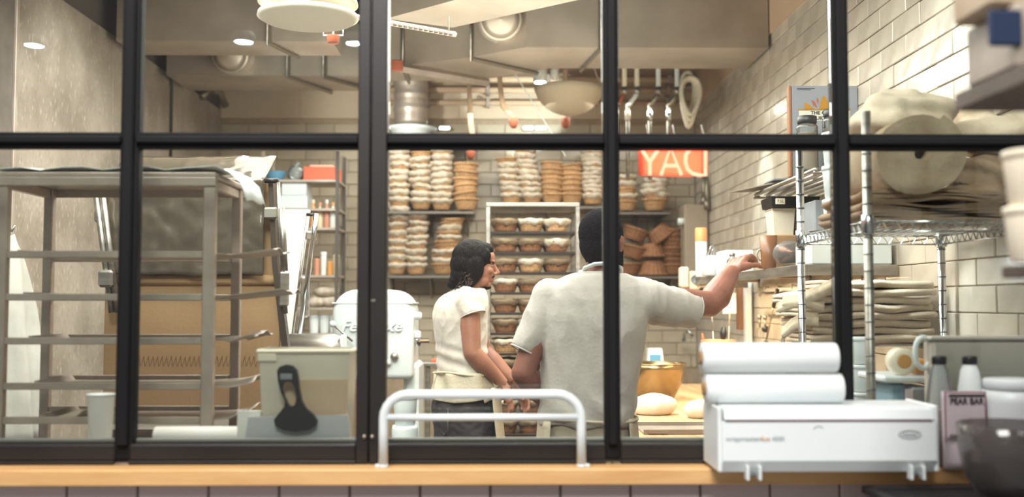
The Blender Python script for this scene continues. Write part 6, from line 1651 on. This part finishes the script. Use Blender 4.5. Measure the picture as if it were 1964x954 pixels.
# shirt
s = MB()
loft(s, [sec(889, 738, .165, .118), sec(888, 720, .168, .118), sec(886, 700, .160, .110), sec(884, 670, .160, .110), sec(882, 640, .168, .114), sec(881, 612, .178, .118), sec(884, 588, .178, .114), sec(889, 572, .155, .102), sec(895, 560, .11, .085), sec(898, 553, .082, .074)], RA, pw=2.4)
hr1 = W(907, 605, YJ-.15); s.ell(sr+Vector((0, .01, 0)), (.072, .07, .07)); s.tube([sr+Vector((-.02, .06, .01)), sr, hr1], [.07, .070, .062], 20)
hl1 = W(913, 612, YJ+.15); s.ell(sl1, .07); s.tube([sl1+Vector((-.01, -.06, 0)), sl1, hl1], [.07, .068, .06], 20)
ms = remeshed(s, 'tshirt', .006, 5, M_shirt); displace(ms, folds(4.1, .006, 8, 5))
for v in ms.vertices:
    if v.co.z < 1.28: v.co += v.normal*(.004*math.sin(v.co.z*95+v.co.x*28)*min(1, (1.28-v.co.z)/.06))
tso = addmesh(ms, 'tshirt', m1)
MB().tube(ringpath(hr1, hr1-sr, .061), .003, 6, closed=True).build('sleeve_hem', M_shirt, tso)
c_ = W(900, 553)
MB().tube([c_+Vector((.068*math.cos(t), .068*math.sin(t), -.012*math.cos(t))) for t in [k*PI/12 for k in range(24)]], .006, 8, closed=True).build('collar', M_shirt, tso)
# jeans
t = MB(); loft(t, [sec(889, 850, .165, .130), sec(888, 812, .178, .135), sec(887, 780, .178, .134), sec(888, 745, .165, .122)], RA)
for sd in (-1, 1):
    c0_ = Vector((hp.x, YJ, 0))+rd*(.085*sd)
    t.tube([c0_+Vector((0, 0, .86)), c0_+fd*.03+Vector((0, 0, .48)), c0_-fd*.02+Vector((0, 0, .09))], [.098, .078, .066], 18)
mj = remeshed(t, 'jeans', .008, 4, M_jeans); displace(mj, folds(2, .007, 9, 9)); jo = addmesh(mj, 'jeans', m1)
pk = [Vector((hp.x, YJ, 0))-fd*.112+rd*(.03+q[0])+Vector((0, 0, q[1])) for q in ((0, .96), (.09, .96), (.09, .86), (.045, .835), (0, .86))]
MB().tube([p_-fd*.012 for p_ in pk], .0025, 5, closed=True).build('pocket_seam', mat('seam_thread', '#5d564f', .8), jo)
# apron with bunched waist and long front panel
def ap1(u, v):
    a = -1.0*PI + u*2*PI; lx = (.130+.022*v+.008*math.sin(u*50+v*3))*math.cos(a); ly = (.178+.014*v+.006*math.sin(u*44))*math.sin(a)
    p_ = Vector((W(888, 740).x, YJ, 0))+fd*lx+rd*ly
    low = .115 + .02*math.sin(u*9) + (.0 if math.cos(a) < .2 else .02)
    return (p_.x, p_.y, W(888, 712).z - low*v)
me = shell(ap1, 120, 10, .004).mesh('apron'); me.materials.append(M_apron); apo = addmesh(me, 'apron', m1)
def ap2(u, v):
    p_ = Vector((W(888, 740).x, YJ, 0))+fd*(.150+.045*v+.006*math.sin(u*20))+rd*((u-.5)*(.34+.03*v)+.055+.01*v)
    p_ += -fd*(.105*(2*abs(u-.5))**2.2)
    return (p_.x, p_.y, 1.06-.50*v)
shell(ap2, 40, 24, .004).build('apron_front', M_apron, apo)
MB().tube([Vector((W(888, 740).x, YJ, W(888, 714).z+.006*math.sin(3*a)))+fd*.136*math.cos(a)+rd*.182*math.sin(a) for a in [k*PI/16 for k in range(32)]], .006, 6, closed=True).build('waist_tie', M_apron, apo)
for sd in (-1, 1):
    c0_ = Vector((hp.x, YJ, 0))+rd*(.085*sd); shoe(m1, c0_.x, c0_.y, A)
# hair
h = MB(); E = lambda mb, c, r, s=.95: mb.ell((0, 0, 0), tuple(q*s for q in r), Mh1 @ Matrix.Translation(Vector(c)*s), 24, 16)
E(h, (-.024, 0, .042), (.108, .090, .092)); E(h, (-.050, 0, .0), (.086, .090, .090)); E(h, (.018, 0, .084), (.062, .066, .042))
E(h, (-.060, 0, -.060), (.070, .078, .072)); E(h, (-.012, -.080, -.022), (.046, .022, .070)); E(h, (-.012, .080, -.022), (.046, .022, .070))
E(h, (-.025, -.070, -.075), (.036, .02, .04)); E(h, (-.025, .070, -.075), (.036, .02, .04)); E(h, (.035, .062, .050), (.030, .018, .04)); E(h, (.035, -.062, .050), (.030, .018, .04))
E(h, (-.105, -.01, -.088), (.03, .04, .028)); E(h, (-.118, -.012, -.11), (.024, .03, .024))
mh_ = remeshed(h, 'hair', .004, 4, M_hair); displace(mh_, lambda c: .003*noise.noise(Vector((c.x*60, c.y*60, c.z*18)))); ho = addmesh(mh_, 'hair', m1)
cu = MB(); rn = random.Random(3)
for i in range(150):
    an = rn.uniform(PI*.42, PI*1.58); rr = rn.uniform(.062, .09)
    base = Vector((-.02+rr*math.cos(an)*.85, rr*math.sin(an), rn.uniform(-.07, -.01))); L = rn.uniform(.04, .085)
    if base.x > 0: L *= .8
    ph = rn.uniform(0, 6.3); pts = []
    for q in range(8):
        t_ = q/7; pts.append(Mh1 @ ((base + Vector((-.012*t_+.007*math.sin(ph+t_*9), .004*math.sin(ph+t_*6)+.006*math.cos(ph+t_*9), -L*t_)))*.95))
    cu.tube(pts, [.0035, .004, .004, .004, .0035, .003, .0025, .0015], 5)
cu.build('curls', M_curl, ho, label='brown curly hair ends')
bd = MB(); E(bd, (.052, 0, -.104), (.036, .028, .016)); E(bd, (.092, 0, -.0475), (.009, .026, .005)); E(bd, (.085, .018, -.052), (.008, .012, .005)); E(bd, (.085, -.018, -.052), (.008, .012, .005))
md = remeshed(bd, 'beard', .0035, 2, M_hair); addmesh(md, 'beard', m1)
# ------------------------------------------------------------------ ceiling spots of the front room (mirrored faintly in the panes)
for i, (px, py) in enumerate(((65, 87), (467, 80), (681, 83))):
    v = P(px, py, 2.826); d = (v-Vector((0, 0, CAMZ)))
    t_ = (3.05-CAMZ)/d.z; q = Vector((0, 0, CAMZ))+d*t_; y_ = 2*2.826-q.y
    o = MB().lathe([(.07, .0), (.075, .004), (.075, .03), (.06, .06)], (0, 0, 0), 24).build('front_room_spot', M_white, None, 'round ceiling spot of the front room, ' + ['left', 'middle', 'right'][i] + ' of three', 'lamp', loc=(q.x, y_, 3.05))
    MB().lathe([(0, -.004), (.055, -.004), (.058, .0)], (0, 0, 0), 20).build('lamp_face', M_lampo).parent = o
